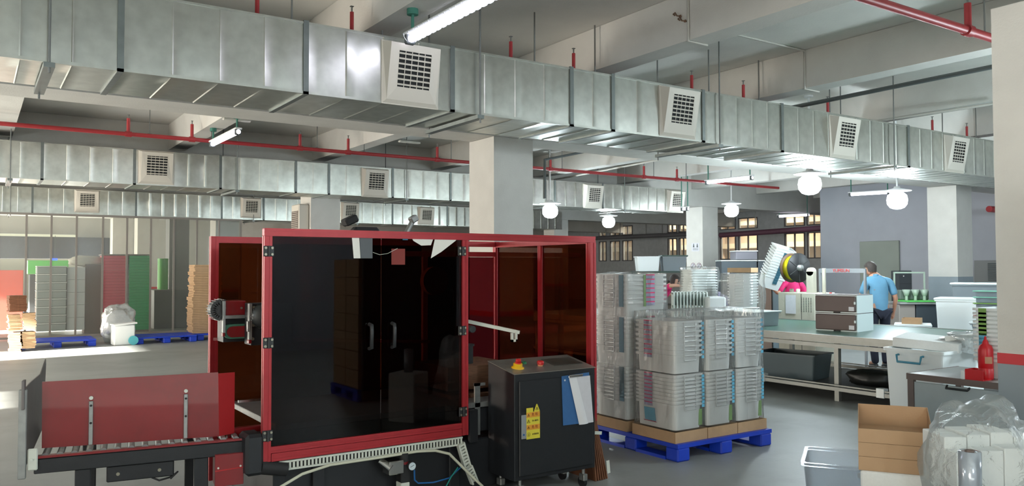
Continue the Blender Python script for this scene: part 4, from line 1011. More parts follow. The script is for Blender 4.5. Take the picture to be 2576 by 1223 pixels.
# gantry frame behind with a red lettered bar
ltbar = mat('light_grey_bar', (128, 132, 136), .5)
gt = thing('sealing_gantry', 'white framed tape gantry with red lettering behind the drawer units', 'machine', (12.0, 8.3, 0))
ga, gb = U(2063, 690, D=13.4), U(2176, 690, D=12.75)
go = Vector((12.0, 8.3, 0)); dirg = (gb-ga); dirg.z = 0
for p in (ga, gb):
    q = p-go; MB().box((q.x-.018, q.y-.018, 0), (q.x+.018, q.y+.018, 1.63), ch=.004).obj('frame_leg', ltbar, gt)
qa, qb = ga-go, gb-go
MB().bar((qa.x, qa.y, 1.60), (qb.x, qb.y, 1.60), .035, .07).obj('top_bar', ltbar, gt)
d_ = dirg.normalized(); nrm = Vector((d_.y, -d_.x, 0))
if nrm.dot(Vector((-1, -1, 0))) < 0: nrm = -nrm
mt = Matrix((d_, Vector((0, 0, 1)), nrm)).transposed().to_4x4(); mt.translation = (qa+qb)/2+nrm*.028+Vector((0, 0, 1.60-(qa.z+qb.z)/2))
text_mesh('lettering', 'YUMSUN', .075, rdp, gt, mt)
MB().bar((qa.x, qa.y, 1.0), (qb.x, qb.y, 1.0), .05, .06).obj('lower_bar', darkpipe, gt)

# ------------------------------------------------------------------ desk group at the right
deskm = mat('grey_desk_top', (140, 142, 140), .4, var=.06, scale=8, dirt=(110, 100, 92), dscale=7, damt=.4); edgem = mat('brown_desk_edge', (112, 98, 92), .6); dpan = mat('pale_desk_panel', (176, 186, 188), .5, var=.04, scale=4)
dk = thing('work_desk', 'grey work desk with a brown edge and pale drawer front by the right column', 'desk', (6.66, 2.75, 0))
MB().box((.02, 0, .715), (.85, 1.12, .745)).obj('desk_top', deskm, dk)
MB().box((-.0, -.0, .695), (.02, 1.13, .747)).box((.02, 1.12, .695), (.85, 1.135, .747)).obj('edge_trim', edgem, dk)
for x, y in ((.0, 1.07), (.78, 1.07), (.0, .0), (.78, .0)): MB().box((x, y, 0), (x+.045, y+.05, .695)).obj('leg', edgem, dk)
MB().box((.012, .05, .28), (.03, 1.07, .68), ch=.004).obj('drawer_front', dpan, dk)
MB().box((.012, .05, .05), (.03, 1.07, .272), ch=.004).obj('lower_panel', dpan, dk)
hp = U(2408, 978, X=6.66)-Vector((6.66, 2.75, 0))
MB().tube([(.02, hp.y-.09, hp.z+.012), (-.012, hp.y-.085, hp.z-.005), (-.014, hp.y+.085, hp.z-.005), (.02, hp.y+.09, hp.z+.012)], .010, 8).obj('handle', hingem, dk)
redb_ = mat('red_bottle_plastic', (196, 28, 36), .35)
bp_ = U(2476, 955, Z=.746)
bt = thing('red_bottle', 'tall red bottle with a nozzle standing on the grey desk', 'bottle', (bp_.x+.03, bp_.y, .746))
MB().lathe([(0, 0), (.052, 0), (.055, .01), (.055, .085), (.052, .09), (.055, .095), (.055, .24), (.045, .27), (.025, .285), (.022, .30)], n=24).obj('body', redb_, bt)
MB().lathe([(.022, .298), (.018, .31), (.010, .32), (.007, .345), (0, .347)], n=14).obj('nozzle', redb_, bt)
lb = MB(); lb.grid(lambda u, v: (.0565*math.cos(R(200+60*u)), .0565*math.sin(R(200+60*u)), .13+.055*v), 6, 1); lb.obj('label', mat('tan_label', (190, 140, 110), .7), bt)
bp_ = U(2452, 957, Z=.746)
rbk = thing('red_bracket', 'low red box shaped bracket beside the red bottle on the desk', 'bracket', (bp_.x+.03, bp_.y-.0, .746), R(0))
MB().box((-.04, -.07, 0), (.10, .07, .006)).box((-.04, -.07, .006), (-.034, .07, .085)).box((.094, -.07, .006), (.10, .07, .085)).box((-.034, .064, .006), (.094, .07, .085)).obj('body', redb_, rbk)
MB().box((-.055, .071, .0), (.10, .10, .07), ch=.004).obj('white_end', whitebin, rbk)
fb = lump('film_scraps', 'crumpled clear film scraps at the back of the desk', 'film', (7.15, 3.2, .746), (.20, .28, .05), bagm, 21, rough=.5)
c = U(2522, 860, X=7.0)
nb = nest('bin of the labelled bundle standing on the desk', 'bins in the bundle on the desk', (7.05, c.y+.03, .748), 0, 13, .40, .28, .16, .034, whitebin, labels=[('x-', .02, .08, -.05, 0, lblue)])
for i, o in enumerate(nb):
    if i > 6:
        for k in kids(o):
            k.data = k.data.copy(); k.data.materials[0] = lgreen
# white tub with the blue handle, foam sheets on it
wt = bin_mesh(.80, .62, .86, .05, lip=.03).obj('large_tub', whitebin); tag(wt, 'large white tub with a blue handle holding foam sheets, behind the desk', 'tub'); c = U(2330, 880, Z=.862); wt.location = (7.92, 4.31, 0)
wt.rotation_euler = (0, 0, R(-2))
hh = MB().tube([(-.39, .14, .80), (-.425, .14, .80), (-.43, .13, .735), (-.43, -.10, .735), (-.425, -.11, .80), (-.39, -.11, .80)], .011, 8).obj('handle', mat('blue_handle', (70, 140, 165), .4), wt)
def foampiece(label, loc, s_, rot):
    o = MB().box((-s_[0]/2, -s_[1]/2, 0), s_[0:0] or (s_[0]/2, s_[1]/2, s_[2]), ch=.006).obj('foam_sheet', foam); o.location = loc; o.rotation_euler = rot; return tag(o, label, 'foam')
foampiece('thick white foam sheet lying on top of the large white tub', (7.89, 4.33, .864), (.42, .60, .09), (R(3), R(-4), R(12)))
foampiece('small foam block on the right of the thick foam sheet', (7.98, 4.06, .955), (.22, .30, .05), (R(-8), 0, R(20)))
lump('loose_film', 'crumpled pale film hanging over the edge of the large white tub', 'film', (8.03, 3.96, .82), (.22, .28, .10), bagm, 33, rough=.5)

# ------------------------------------------------------------------ foreground right: tub, cartons, bag, roll
tc_ = Vector((4.98, 3.36, 0))
tu = bin_mesh(.52, .86, .42, .05, lip=.02).obj('clear_tub', clear('clear_tub_front', (232, 236, 240), .15, .06, milk=.14, milkrgb=(240, 244, 248))); tag(tu, 'clear open tub of foam offcuts in the foreground below the cartons', 'tub'); ang_ = math.atan2(-.28, .2)+PI/2
tu.rotation_euler = (0, 0, R(33)); c = U(2185, 1160, Z=.42); tu.location = (c.x+.06, c.y+.0, 0)
tcx, tcy = c.x+.06, c.y
for i in range(7):
    a = random.uniform(-.12, .12); b = random.uniform(-.25, .25)
    p = Matrix.Rotation(R(33), 4, 'Z') @ Vector((a, b, 0))
    foampiece(ORD[i]+' white foam offcut from the bottom in the foreground clear tub', (tcx+p.x, tcy+p.y, .02+.045*i), (.14, .30, .035), (R(random.uniform(-6, 6)), R(random.uniform(-6, 6)), R(random.uniform(0, 180))))['group'] = 'foam offcuts in the clear tub'
kraft = mat('kraft_carton', (186, 152, 118), .85, var=.03, scale=8, bump=.05, bscale=80)
def carton_lid(label, loc, rz, w_, d, h, openb=False, back=0):
    t = thing('carton', label, 'carton', loc, rz)
    MB().box((0, 0, 0), (w_, d, .004)).obj('bottom', kraft, t)
    MB().box((0, 0, .004), (w_, .004, h)).obj('front_panel', kraft, t)
    MB().box((0, d-.004, .004), (w_, d, h+back)).obj('back_panel', kraft, t)
    for x in (0, w_-.004):
        MB().prism([(x, .004, .004), (x, d-.004, .004), (x, d-.004, h+back), (x, .004, h)], (.004, 0, 0)).obj('side_panel', kraft, t)
    if openb: MB().box((.006, .02, h*.4), (w_-.006, d-.02, h*.4+.003)).obj('inner_flap', kraft, t)
    else: MB().box((.004, .004, h-.004), (w_-.004, d-.004, h)).obj('top_panel', kraft, t)
    return t
p0 = U(2160, 1182, Z=.425); p1 = U(2323, 1191, Z=.425); wv = p1-p0; rzc = R(-57.2); wc = wv.length*1.13
Hc = .082
for i, l in enumerate(('lowest of the three shallow kraft cartons at the lower right', 'middle one of the three shallow kraft cartons at the lower right', 'topmost kraft carton of three, open at the top')):
    carton_lid(l, (p0.x, p0.y, .425+i*(Hc+.002)), rzc, wc, .42, Hc, i == 2, .085 if i == 2 else 0)
# support under the cartons: a lidded carton inside the tub
o = MB().box((0, 0, 0), (wc*.96, .36, .185), ch=.01).obj('foam_block', foam); o.location = (p0.x+.01*math.cos(rzc), p0.y+.01*math.sin(rzc), 0.237); o.rotation_euler = (0, 0, rzc); tag(o, 'white foam block under the three kraft cartons', 'foam')
# big clear bag of foam blocks
bc = U(2455, 1130, D=4.35)
for i in range(4):
    for j in range(3):
        q = Vector((bc.x, bc.y, 0)) + Matrix.Rotation(R(-34), 3, 'Z') @ Vector(((i-1.5)*.125+.075, (j-1)*.12+.05, 0))
        hgt = .735+.012*((i*7+j*3) % 3)-(.06 if j == 0 else 0)
        o = MB().box((-.0605, -.058, 0), (.0605, .058, hgt), ch=.004).obj('foam_block', foam); o.location = (q.x, q.y, 0); o.rotation_euler = (0, 0, R(-34+(i*j % 3)*.6)); tag(o, 'white foam block in the large bag, row %s from the left, %s' % (ORD[i].replace('lowest', 'first'), ('front', 'middle', 'back')[j]), 'foam', 'foam blocks in the large bag')
lump('clear_bag', 'large crumpled clear bag over foam blocks at the lower right corner', 'bag', (bc.x+.05, bc.y-.02, .0), (.31, .29, .455), mat('x', (255, 255, 255)) and clear('clear_bag_film', (248, 250, 250), .3, .035, bump=.7, bscale=9, milk=.16), 40, rough=.22, nu=40, nv=24)
o = MB().box((-.16, -.16, 0), (.16, .16, .52), ch=.01).obj('foam_box', foam); c = U(2440, 1180, D=3.85); o.location = (c.x, c.y, 0); o.rotation_euler = (0, 0, R(-34)); tag(o, 'white foam box beneath the roll of film', 'box')
fr_ = thing('film_roll', 'upright silvery roll of stretch film in front of the big bag', 'film roll', (c.x, c.y, .521))
MB().lathe([(.022, .0), (.05, .0), (.05, .25), (.022, .25), (.022, 0)], n=32).obj('film', mat('silver_film_roll', (168, 176, 186), .18, metal=.35, coat=.6), fr_)
MB().lathe([(.018, -.0), (.0215, -.0), (.0215, .256), (.018, .256), (.018, 0)], n=20).obj('core', edgem, fr_)

# ------------------------------------------------------------------ behind the belt at the right
def lidded(label, x, y, z, w_, d, h, m=None, lidm=None, rz=0, hm=None):
    o = bin_mesh(w_, d, h, .04).obj('lidded_tub', m or clearbin); o.location = (x, y, z); o.rotation_euler = (0, 0, rz); tag(o, label, 'tub')
    MB().box((-w_/2-.01, -d/2-.01, h-.002), (w_/2+.01, d/2+.01, h+.035), ch=.012).obj('lid', lidm or whitebin, o)
    if hm: handle_mesh(w_, d, h, 'x-').obj('handle', hm, o)
    return o
c = U(2420, 790, D=13.2)
rz_ = R(20)
lidded('lower pale tub under the white lidded one beyond the belt', c.x, c.y, 0, .62, .72, .54, whitebin, rz=rz_); lidded('pale ribbed tub with a shining white lid beyond the right end of the belt', c.x, c.y, .578, .62, .72, .54, whitebin, rz=rz_)
c = U(2457, 735, D=15)
for i in range(3): lidded(('bottom', 'middle', 'top')[i]+' clear tub of the lidded stack in front of the far column', c.x, c.y, i*.455, .62, .78, .42, rz=rz_)
c = U(2490, 800, D=11.8); 
lidded('clear tub with a dark handle low beside the right column', c.x, c.y, 0, .34, .45, .62, rz=R(10)); lidded('clear tub with a dark handle just above the belt end', c.x, c.y, .66, .34, .45, .16, hm=blackr, rz=R(10))
cl_ = [('white box with red lid', whitebin, redb_), ('cream box with a maroon lid', whitebin, mat('maroon_lid', (140, 70, 66), .5)), ('grey box with green lid', clearbin, lgreen), ('mint lidded box', clearbin, mat('mint_lid', (140, 200, 180), .4)), ('second mint lidded box', clearbin, bpy.data.materials['mint_lid'])]
z = .86
for i, (l, m1, m2) in enumerate(((cl_[1]), (cl_[0]), (cl_[2]), (cl_[3]), (cl_[4]))):
    o = bin_mesh(.28, .34, .075, .02, lip=.01).obj('food_box', m1); o.location = (c.x, c.y, z); o.rotation_euler = (0, 0, R(10)); tag(o, f'{l} in the little stack beside the right column', 'box')
    MB().box((-.15, -.18, .073), (.15, .18, .088), ch=.004).obj('lid', m2, o); z += .09
c = U(2292, 822, D=12.4)
stl = lidded('white tub used as a stand beside the man in blue', c.x+.05, c.y, 0, .46, .5, .75, whitebin, rz=R(30))
o = tray('low kraft carton under the standing man\'s hand', c.x-.14, c.x+.2, c.y-.13, c.y+.13, .787, .87, m=None); o.rotation_euler = (0, 0, R(25))
# green tooling bench
gb_ = thing('tooling_bench', 'bench with a green tray and three pale funnels before the far column', 'bench', (15.55, 8.85, 0), R(-33))
gy_ = mat('olive_machine', (92, 104, 96), .6); limeg = mat('lime_tray', (84, 180, 84), .5); fun = mat('sage_funnel', (150, 166, 150), .5)
MB().box((-.42, -.25, .93), (.36, .35, .97)).obj('bench_top', deskm, gb_)
MB().box((-.30, -.27, .972), (.35, .2, 1.0), ch=.004).obj('lime_tray', limeg, gb_)
MB().box((-.25, .1, 1.0), (.34, .3, 1.2), ch=.02).obj('machine_body', gy_, gb_)
for i in range(3): MB().lathe([(.03, 0), (.045, .02), (.075, .13), (.072, .13), (.04, .02), (.026, 0)], c=(-.16+.18*i, .02, 1.08), n=14).cyl((-.16+.18*i, .02, 1.0), (-.16+.18*i, .02, 1.09), .03, n=10).obj('funnel', fun, gb_)
for x in (-.28, .33): MB().box((x, .27, 1.0), (x+.025, .30, 1.55)).obj('frame_post', fun, gb_)
MB().box((-.28, .27, 1.53), (.355, .31, 1.56)).obj('frame_bar', fun, gb_)
MB().box((-.08, -.2, .0), (.33, .3, .92), ch=.01).obj('dark_cabinet', mat('slate_cabinet', (50, 58, 64), .6), gb_)
MB().box((-.42, -.2, .0), (-.1, .3, .92), ch=.01).obj('beige_cabinet', mat('beige_cabinet', (140, 132, 126), .6), gb_)
bk = thing('black_cabinet', 'narrow black cabinet standing behind the man in blue', 'cabinet', (U(2270, 760, D=17.3).x, U(2270, 760, D=17.3).y, 0), R(-33))
MB().box((-.14, -.15, .03), (.14, .2, 1.58), ch=.01).obj('body', mat('matte_black', (40, 44, 48), .6), bk)
for z in (.5, 1.0, 1.3): MB().box((-.13, -.158, z), (.13, -.15, z+.006)).obj('drawer_seam', blackr, bk)
MB().box((-.06, -.17, 1.45), (-.03, -.15, 1.48), ch=.003).obj('latch', chrome, bk)
for x in (-.1, .1): MB().cyl((x, 0, 0), (x, 0, .03), .02).obj('foot', blackr, bk)
# door and louvre on the right wall
d1, d2 = U(2163, 608, X=WX-.03), U(2262, 608, X=WX-.03)
dm = mat('sage_door', (134, 140, 132), .7, var=.06, scale=1.2)
struct('door_1', MB().box((WX-.05, d2.y, 0), (WX-.001, d1.y, d1.z), ch=.01), dm)
MB().box((.0, 0, 0), (.03, .05, .12), ch=.004).obj('door_handle', hingem, bpy.data.objects['door_1'], loc=(WX-.085, d2.y+.08, 1.0))
l1, l2 = U(2484, 655, X=WX-.02), U(2530, 712, X=WX-.02)
lv = thing('wall_louvre', 'dark louvred opening on the pale wall beside the right column', 'louvre', (WX, l1.y, l2.z))
MB().box((-.04, l2.y-l1.y, 0), (-.002, .30, l1.z-l2.z)).obj('frame', mat('grey_louvre_frame', (120, 122, 122), .6), lv)
for i in range(9): MB().box((-.055, l2.y-l1.y, .05+i*(l1.z-l2.z-.1)/9), (-.041, -.02, .05+i*(l1.z-l2.z-.1)/9+.03), rot=(0, R(20), 0)).obj('slat', darkpipe, lv)
rp = tag(MB().cyl(U(2488, 526, X=18.6), Vector((WX, U(2488, 526, X=18.6).y, U(2488, 526, X=18.6).z)), .07, n=12).obj('red_pipe_end', redpipe), 'short dark red pipe end beside the right column near the ceiling', 'pipe')
# ------------------------------------------------------------------ glazed storage fence at the far left
fpost = mat('grey_fence_steel', (128, 122, 116), .5, metal=.3)
pane = clear('hazy_glass', (238, 240, 238), .15, .03, milk=.10, milkrgb=(200, 200, 196))
fc = thing('storage_fence', 'tall steel and hazy glass partition across the storage area at the left', 'fence', (0, 22, 0)); 
fxs = [-.03, .50, 1.05, 1.56, 2.09, 2.66, 3.20, 3.75, 4.30, 4.86, 5.42, 5.98]
fm = None
for x in fxs:
    if fm is None: o = fm = MB().box((-.022, -.02, 0), (.022, .02, 2.98)).obj('post', fpost, fc)
    else: o = bpy.data.objects.new('post', fm.data); COL.objects.link(o); o.parent = fc
    o.location = (x, 0, 0)
for z in (.03, 2.93): MB().box((fxs[0], -.018, z), (fxs[-1], .018, z+.05)).obj('rail', fpost, fc)
for a, b in zip(fxs[:-1], fxs[1:]): MB().box((a+.022, -.002, .08), (b-.022, .002, 2.93)).obj('glass_pane', pane, fc)
def bx(name, label, cat, px0, px1, y0, y1, Y, dep, m, ch=.01, group=None, z0=None):
    a = U(px0, y0, Y=Y); b = U(px1, y1, Y=Y)
    z_ = b.z if z0 is None else z0
    o = MB().box((0, 0, 0), (b.x-a.x, dep, a.z-z_), ch=ch).obj(name, m); o.location = (a.x, Y, z_); return tag(o, label, cat, group)
slate = mat('slate_crate', (158, 166, 164), .5); ltg = mat('light_grey_edge', (226, 230, 228), .5)
def crate_col(px0, px1, n, what):
    a = U(px0, 840, Y=23.3); b = U(px1, 840, Y=23.3); w_ = b.x-a.x-.01
    pr = None
    for i in range(n):
        z = .10+i*.205
        if pr is None:
            pr = MB().box((0, 0, 0), (w_, .5, .175), ch=.015).obj('grey_crate', slate)
            MB().box((-.004, -.012, .176), (w_+.004, .5, .200), ch=.004).obj('lid', ltg, pr)
            tag(pr, 'x', 'crate', what); o = pr
        else: o = clone(pr)
        o.location = (a.x, 23.3, z)
        o['label'] = ('lowest', 'second', 'third', 'fourth', 'fifth', 'sixth', 'seventh', 'eighth')[i]+' crate from the floor in the '+what
crate_col(90, 126, 8, 'left column of grey crates behind the glass'); crate_col(128, 167, 8, 'right column of grey crates behind the glass')
for i in range(5):
    bx('white_crate', ('lowest', 'second', 'third', 'fourth', 'topmost')[i]+' pale smooth crate beside the grey crate columns', 'crate', 169, 213, 700, 835, 23.35, .5, mat('pale_crate', (206, 210, 210), .5) if i == 0 else bpy.data.materials['pale_crate'], group='pale crates beside the grey crates')
pcs = [o for o in bpy.data.objects if o.name.startswith('white_crate')]
for i, o in enumerate(pcs):
    me = o.data; H = max(v.co.z for v in me.vertices)
    o.scale = (1, 1, .318/H); o.location.z = .10+i*.322
MB_ = bx('brown_wrapped_stack', 'dark brown wrapped stack of goods left of the red stack', 'stack', 214, 256, 665, 838, 23.4, .5, mat('brown_goods', (98, 86, 80), .6, var=.25, scale=14, stretch=(1, 1, 8)), z0=.0)
lump('white_sack', 'white crumpled sacks lying on top of the dark brown stack', 'sack', (U(222, 655, Y=23.4).x, 23.7, 1.72), (.42, .3, .14), mat('sack_cloth', (196, 192, 180), .8, bump=.5), 12)
redg = mat('red_wrapped_sheets', (214, 76, 96), .45, var=.08, scale=30, bump=.3, bscale=18, stretch=(.3, 1, 4)); greeng = mat('green_wrapped_sheets', (40, 170, 104), .45, var=.12, scale=30, bump=.3, bscale=18, stretch=(.3, 1, 4))
for nm, px0, px1, m_, l in (('red_stack', 261, 319, redg, 'tall stack of red sheets in film behind the glass fence'), ('green_stack', 326, 376, greeng, 'tall stack of green sheets in film right of the red stack')):
    a = U(px0, 642, Y=23.2); b = U(px1, 838, Y=23.2); t = thing(nm, l, 'stack', (a.x, 23.2, 0))
    n = 26; hz = (a.z-.06)/n; me_ = None
    for i in range(n):
        if me_ is None: o = MB().box((0, 0, 0), (b.x-a.x, .8, hz-.002), ch=.006).obj('sheet_bundle', m_, t); me_ = o.data
        else: o = bpy.data.objects.new('sheet_bundle', me_); COL.objects.link(o); o.parent = t
        o.location = (random.uniform(-.006, .006), 0, .05+i*hz)
    MB().box((-.02, -.03, a.z), (b.x-a.x+.02, .83, a.z+.025)).obj('top_board', fpost, t)
    MB().box((-.02, -.03, 0), (b.x-a.x+.02, .83, .048)).obj('base_board', fpost, t)
coral = mat('coral_panel', (226, 104, 88), .6); lgr = mat('leaf_green_film', (92, 178, 92), .4, bump=.2)
bx('coral_stack', 'coral red stack far back at the left edge behind the glass', 'stack', -40, 57, 680, 806, 26, .8, coral, z0=.0)
bx('green_bale', 'light green bale far behind the grey crates', 'bale', 70, 172, 655, 689, 29, .8, lgr)
bx('bale_table', 'dark table carrying the light green bale', 'table', 75, 168, 691, 800, 29.05, .7, dark, z0=0)
o = tag(MB().cyl((0, 0, 0), (0, 0, 1.05), .14, n=20).obj('green_roll', lgr), 'upright light green film roll behind the glass fence', 'roll'); c = U(409, 748, Y=24.5); o.location = (c.x, 24.5, .9)
bx('grey_machine_box', 'grey covered box under the green film roll', 'box', 388, 478, 730, 832, 24.0, .9, mat('grey_cover', (96, 98, 96), .6, var=.15, scale=2), z0=0)
b_ = MB().box((0, 0, 0), (.56, .56, ZG-.02)).obj('dark_column', mat('grey_column_paint', (116, 118, 118), .7)); b_.location = (U(419, 600, Y=25.6).x+.08, 25.6, 0); b_['kind'] = 'structure'
column(4.38, 28, 'pale column far behind the green stack')
column(3.95, 30.2-.03, 'pale column at the far wall behind the pallets')['label'] = 'pale short looking column at the far back wall'
# left pallets and what stands on them
pallet('blue plastic pallet by the fence, leftmost, with carton bundles leaning at its end', .80, 19.45, 0, 1.45, 1.0)
pallet('empty blue plastic pallet in front of the red and green stacks', 3.02, 19.3, R(1), 1.27, 1.0)
pallet('blue plastic pallet under the tall carton pile by the enclosure', 4.34, 19.5, R(1), 1.2, 1.0)
for i in range(28):
    pass
cp_ = thing('carton_pile', 'tall pile of flat cartons standing on the rightmost left hand pallet', 'cartons', (U(484, 838, Y=19.75).x, 19.75, .15))
cme = None; hh_ = 1.60/40
for i in range(40):
    if cme is None: o = MB().box((0, 0, 0), (.62, .6, hh_*.9)).obj('carton_sheet', card, cp_); cme = o.data
    else: o = bpy.data.objects.new('carton_sheet', cme); COL.objects.link(o); o.parent = cp_
    o.location = (random.uniform(-.02, .02)+(.03 if i > 20 else 0), 0, .002+i*hh_); o.rotation_euler = (0, 0, random.uniform(-.02, .02))
def bundle(label, px0, px1, y0, y1, Y, z0, tilt=0, m=None):
    a = U(px0, y0, Y=Y); b = U(px1, y1, Y=Y); t = thing('carton_bundle', label, 'cartons', (a.x, Y, z0), tilt, 'tied carton bundles at the left')
    H = a.z-b.z; W = b.x-a.x; me_ = None; n = 12
    for i in range(n):
        if me_ is None: o = MB().box((0, 0, 0), (W-.02, .35, H/n*.85)).obj('carton_sheet', m or card, t); me_ = o.data
        else: o = bpy.data.objects.new('carton_sheet', me_); COL.objects.link(o); o.parent = t
        o.location = (random.uniform(-.012, .012)+.01*math.sin(i*.5), 0, i*H/n); o.rotation_euler = (0, 0, random.uniform(-.03, .03))
bundle('lower left carton bundle at the left picture edge', 21, 55, 834, 882, 18.95, .0, R(-4)); bundle('lower right carton bundle beside the leftmost pallet', 56, 92, 832, 872, 18.95, .06, R(4))
bundle('upper left carton bundle of the small pile', 22, 56, 794, 834, 18.95, .42, R(3)); bundle('upper right carton bundle of the small pile', 57, 92, 790, 830, 18.95, .44, R(-3))
bundle('dark carton bundle on top of the small pile', 24, 70, 752, 792, 18.95, .80, R(6), carddk)
c = U(306, 868, Z=0)
lump('poly_bag', 'big white translucent bag standing between the left pallets', 'bag', (c.x, 19.9, 0), (.34, .34, .43), bagm, 51, rough=.2, nu=36, nv=24)
fbx = thing('foam_box', 'white foam box with a loose lid in front of the white bag', 'box', (U(286, 868, Y=19.3).x, 19.25, 0), R(4))
MB().box((0, 0, 0), (.42, .34, .43), ch=.02).obj('box_body', foam, fbx)
MB().box((-.02, -.03, .44), (.46, .36, .475), rot=(0, R(-4), 0), ch=.008).obj('lid', foam, fbx)
o = tag(MB().cyl((0, 0, 0), (0, .05, 0), .10, n=20).obj('tape_roll', mat('cyan_tape', (90, 180, 190), .4)), 'roll of pale cyan tape leaning on the foam box', 'tape'); o.location = (U(334, 855, Y=19.3).x, 19.2, .10)
sc_blue = mat('screen_glow', (40, 70, 200), .4, emit=(60, 90, 255), es=2.5)
mo = thing('wall_screen', 'tiny lit blue screen hanging under the dark lintel far left', 'screen', (U(138, 648, Y=34.2).x, 34.2, 2.0))
MB().box((-.09, 0, -.06), (.09, .03, .06), ch=.01).obj('screen', sc_blue, mo); MB().box((-.01, .01, .06), (.01, .02, .9)).obj('bracket', darkpipe, mo)
# fan and switch on the second column
fw_ = thing('wall_fan_heater', 'boxy grey louvred unit mounted on the side of the second column', 'fan', (5.755, 16.32, 2.72))
MB().box((-.22, -.23, -.30), (-.0, .23, .26), ch=.02).obj('case', whitepl, fw_)
MB().box((-.226, -.19, -.24), (-.221, .19, .12)).obj('grille', mat('brown_grille', (96, 84, 76), .6), fw_)
for i in range(9): MB().box((-.236, -.19, -.23+i*.04), (-.227, .19, -.222+i*.04)).obj('slat', whitepl, fw_)
o = tag(MB().box((0, 0, 0), (.006, .12, .18), ch=.002).obj('wall_notice', whitepl), 'small pale plate below the louvred unit on the second column', 'plate'); o.location = (5.751, 16.26, 2.17)
# signs on the column with the red band
sg = thing('notice_sheet', 'white notice with two dark pictograms and small print on the column', 'sign', (17.244, 16.0, 0))
a, b = U(1740, 612, X=17.245), U(1759, 632, X=17.245)
MB().box((-.003, b.y-16.0, b.z), (.0, a.y-16.0, a.z)).obj('sheet', paper, sg)
def onx(o_, px, py): q = U(px, py, X=17.24); return (q.y-16.0, q.z)
for px in (1745, 1754):
    y_, z_ = onx(sg, px, 618); MB().cyl((-.006, y_, z_+.035), (-.004, y_, z_+.035), .018, n=10).prism([(-.006, y_+.02, z_+.015), (-.006, y_-.02, z_+.015), (-.006, y_-.03, z_-.05), (-.006, y_+.03, z_-.05)], (.002, 0, 0)).obj('pictogram', darkpipe, sg)
for k in range(3): y_, z_ = onx(sg, 1749.5, 625+2*k); MB().box((-.005, y_-.10, z_-.004), (-.0035, y_+.10, z_+.004)).obj('print_line', darkpipe, sg)
crim = mat('dark_red_ring', (118, 60, 72), .6)
for px, l in ((1743.5, 'round prohibition sign with a figure, left of the pair on the column'), (1758.5, 'round prohibition sign, right of the pair on the column')):
    q = U(px, 669, X=17.24); t = thing('round_sign', l, 'sign', (17.243, q.y, q.z))
    MB().cyl((-.004, 0, 0), (0, 0, 0), .085, n=28).obj('disc', paper, t)
    MB().tube([(-.006, .078*math.cos(2*PI*i/24), .078*math.sin(2*PI*i/24)) for i in range(25)], .006, 5).obj('ring', crim, t)
    MB().bar((-.006, -.055, .055), (-.006, .055, -.055), .010, .004).obj('slash', crim, t)
    MB().cyl((-.007, 0, .04), (-.005, 0, .04), .014, n=8).bar((-.006, 0, .028), (-.006, .01, -.05), .022, .002).obj('figure', darkpipe, t)

# ------------------------------------------------------------------ far window wall
XW = XR-.1
frame = mat('dark_window_frame', (84, 84, 88), .6); wdark = mat('dim_grey_wall', (168, 174, 178), .8, var=.08)
warm = mat('warm_corridor_paint', (214, 190, 164), .85, var=.12, scale=1.2)
wpx = [(1507, 1526), (1535, 1560), (1566, 1592), (1680, 1704), (1708, 1731), (1812, 1852), (1858, 1907), (1974, 2026), (2031, 2068)]
spans = []
for a, b in wpx:
    ya, yb_ = U(a, 640, X=XW).y, U(b, 640, X=XW).y; spans.append((min(ya, yb_), max(ya, yb_)))
spans.sort()
zlo, zhi, zt0, zt1 = 2.0, 3.02, 3.28, 3.75
m_ = MB().box((XW, wy0, 0), (XW+.15, YB, zlo)).box((XW, wy0, zhi), (XW+.15, YB, zt0)).box((XW, wy0, zt1), (XW+.15, YB, ZS))
cur = wy0
for a, b in spans:
    for z0_, z1_ in ((zlo, zhi), (zt0, zt1)): m_.box((XW, cur, z0_), (XW+.15, a, z1_))
    cur = b
for z0_, z1_ in ((zlo, zhi), (zt0, zt1)): m_.box((XW, cur, z0_), (XW+.15, YB, z1_))
struct('wall_right_far', m_, wdark)
for i, (a, b) in enumerate(spans):
    f_ = MB()
    for z0_, z1_ in ((zlo, zhi), (zt0, zt1)):
        f_.box((XW-.02, a, z0_), (XW+.05, b, z0_+.04)).box((XW-.02, a, z1_-.04), (XW+.05, b, z1_)).box((XW-.02, a, z0_+.04), (XW+.05, a+.05, z1_-.04)).box((XW-.02, b-.05, z0_+.04), (XW+.05, b, z1_-.04)).box((XW-.02, (a+b)/2-.02, z0_+.04), (XW+.05, (a+b)/2+.02, z1_-.04))
    w_ = struct('window_%d' % (i+1), f_, frame)
    MB().box((XW+.01, a+.05, zlo+.04), (XW+.016, (a+b)/2-.02, zhi-.04)).obj('pane', pane, w_)
    MB().box((XW+.01, (a+b)/2+.02, zlo+.04), (XW+.016, b-.05, zhi-.04)).obj('pane', pane, w_)
    MB().box((XW+.01, a+.05, zt0+.04), (XW+.016, b-.05, zt1-.04)).obj('pane', pane, w_)
struct('wall_corridor', MB().box((XW+3, wy0-3, 0), (XW+3.2, YB+1, ZS)).box((XW+2.2, wy0+4, .0), (XW+2.95, wy0+4.5, ZS)).box((XW+2.2, wy0+12, .0), (XW+2.95, wy0+12.5, ZS)), warm)
struct('trim_2', MB().box((XW+2.6, wy0-3, 2.55), (XW+2.9, YB, 2.78)).box((XW+2.6, wy0-3, 3.6), (XW+2.9, YB, 3.8)), mat('cream_trim', (236, 220, 190), .8))
struct('ceiling_corridor', MB().box((XW+.2, wy0-3, ZS), (XW+3.2, YB+1, ZS+.1)), slabm)
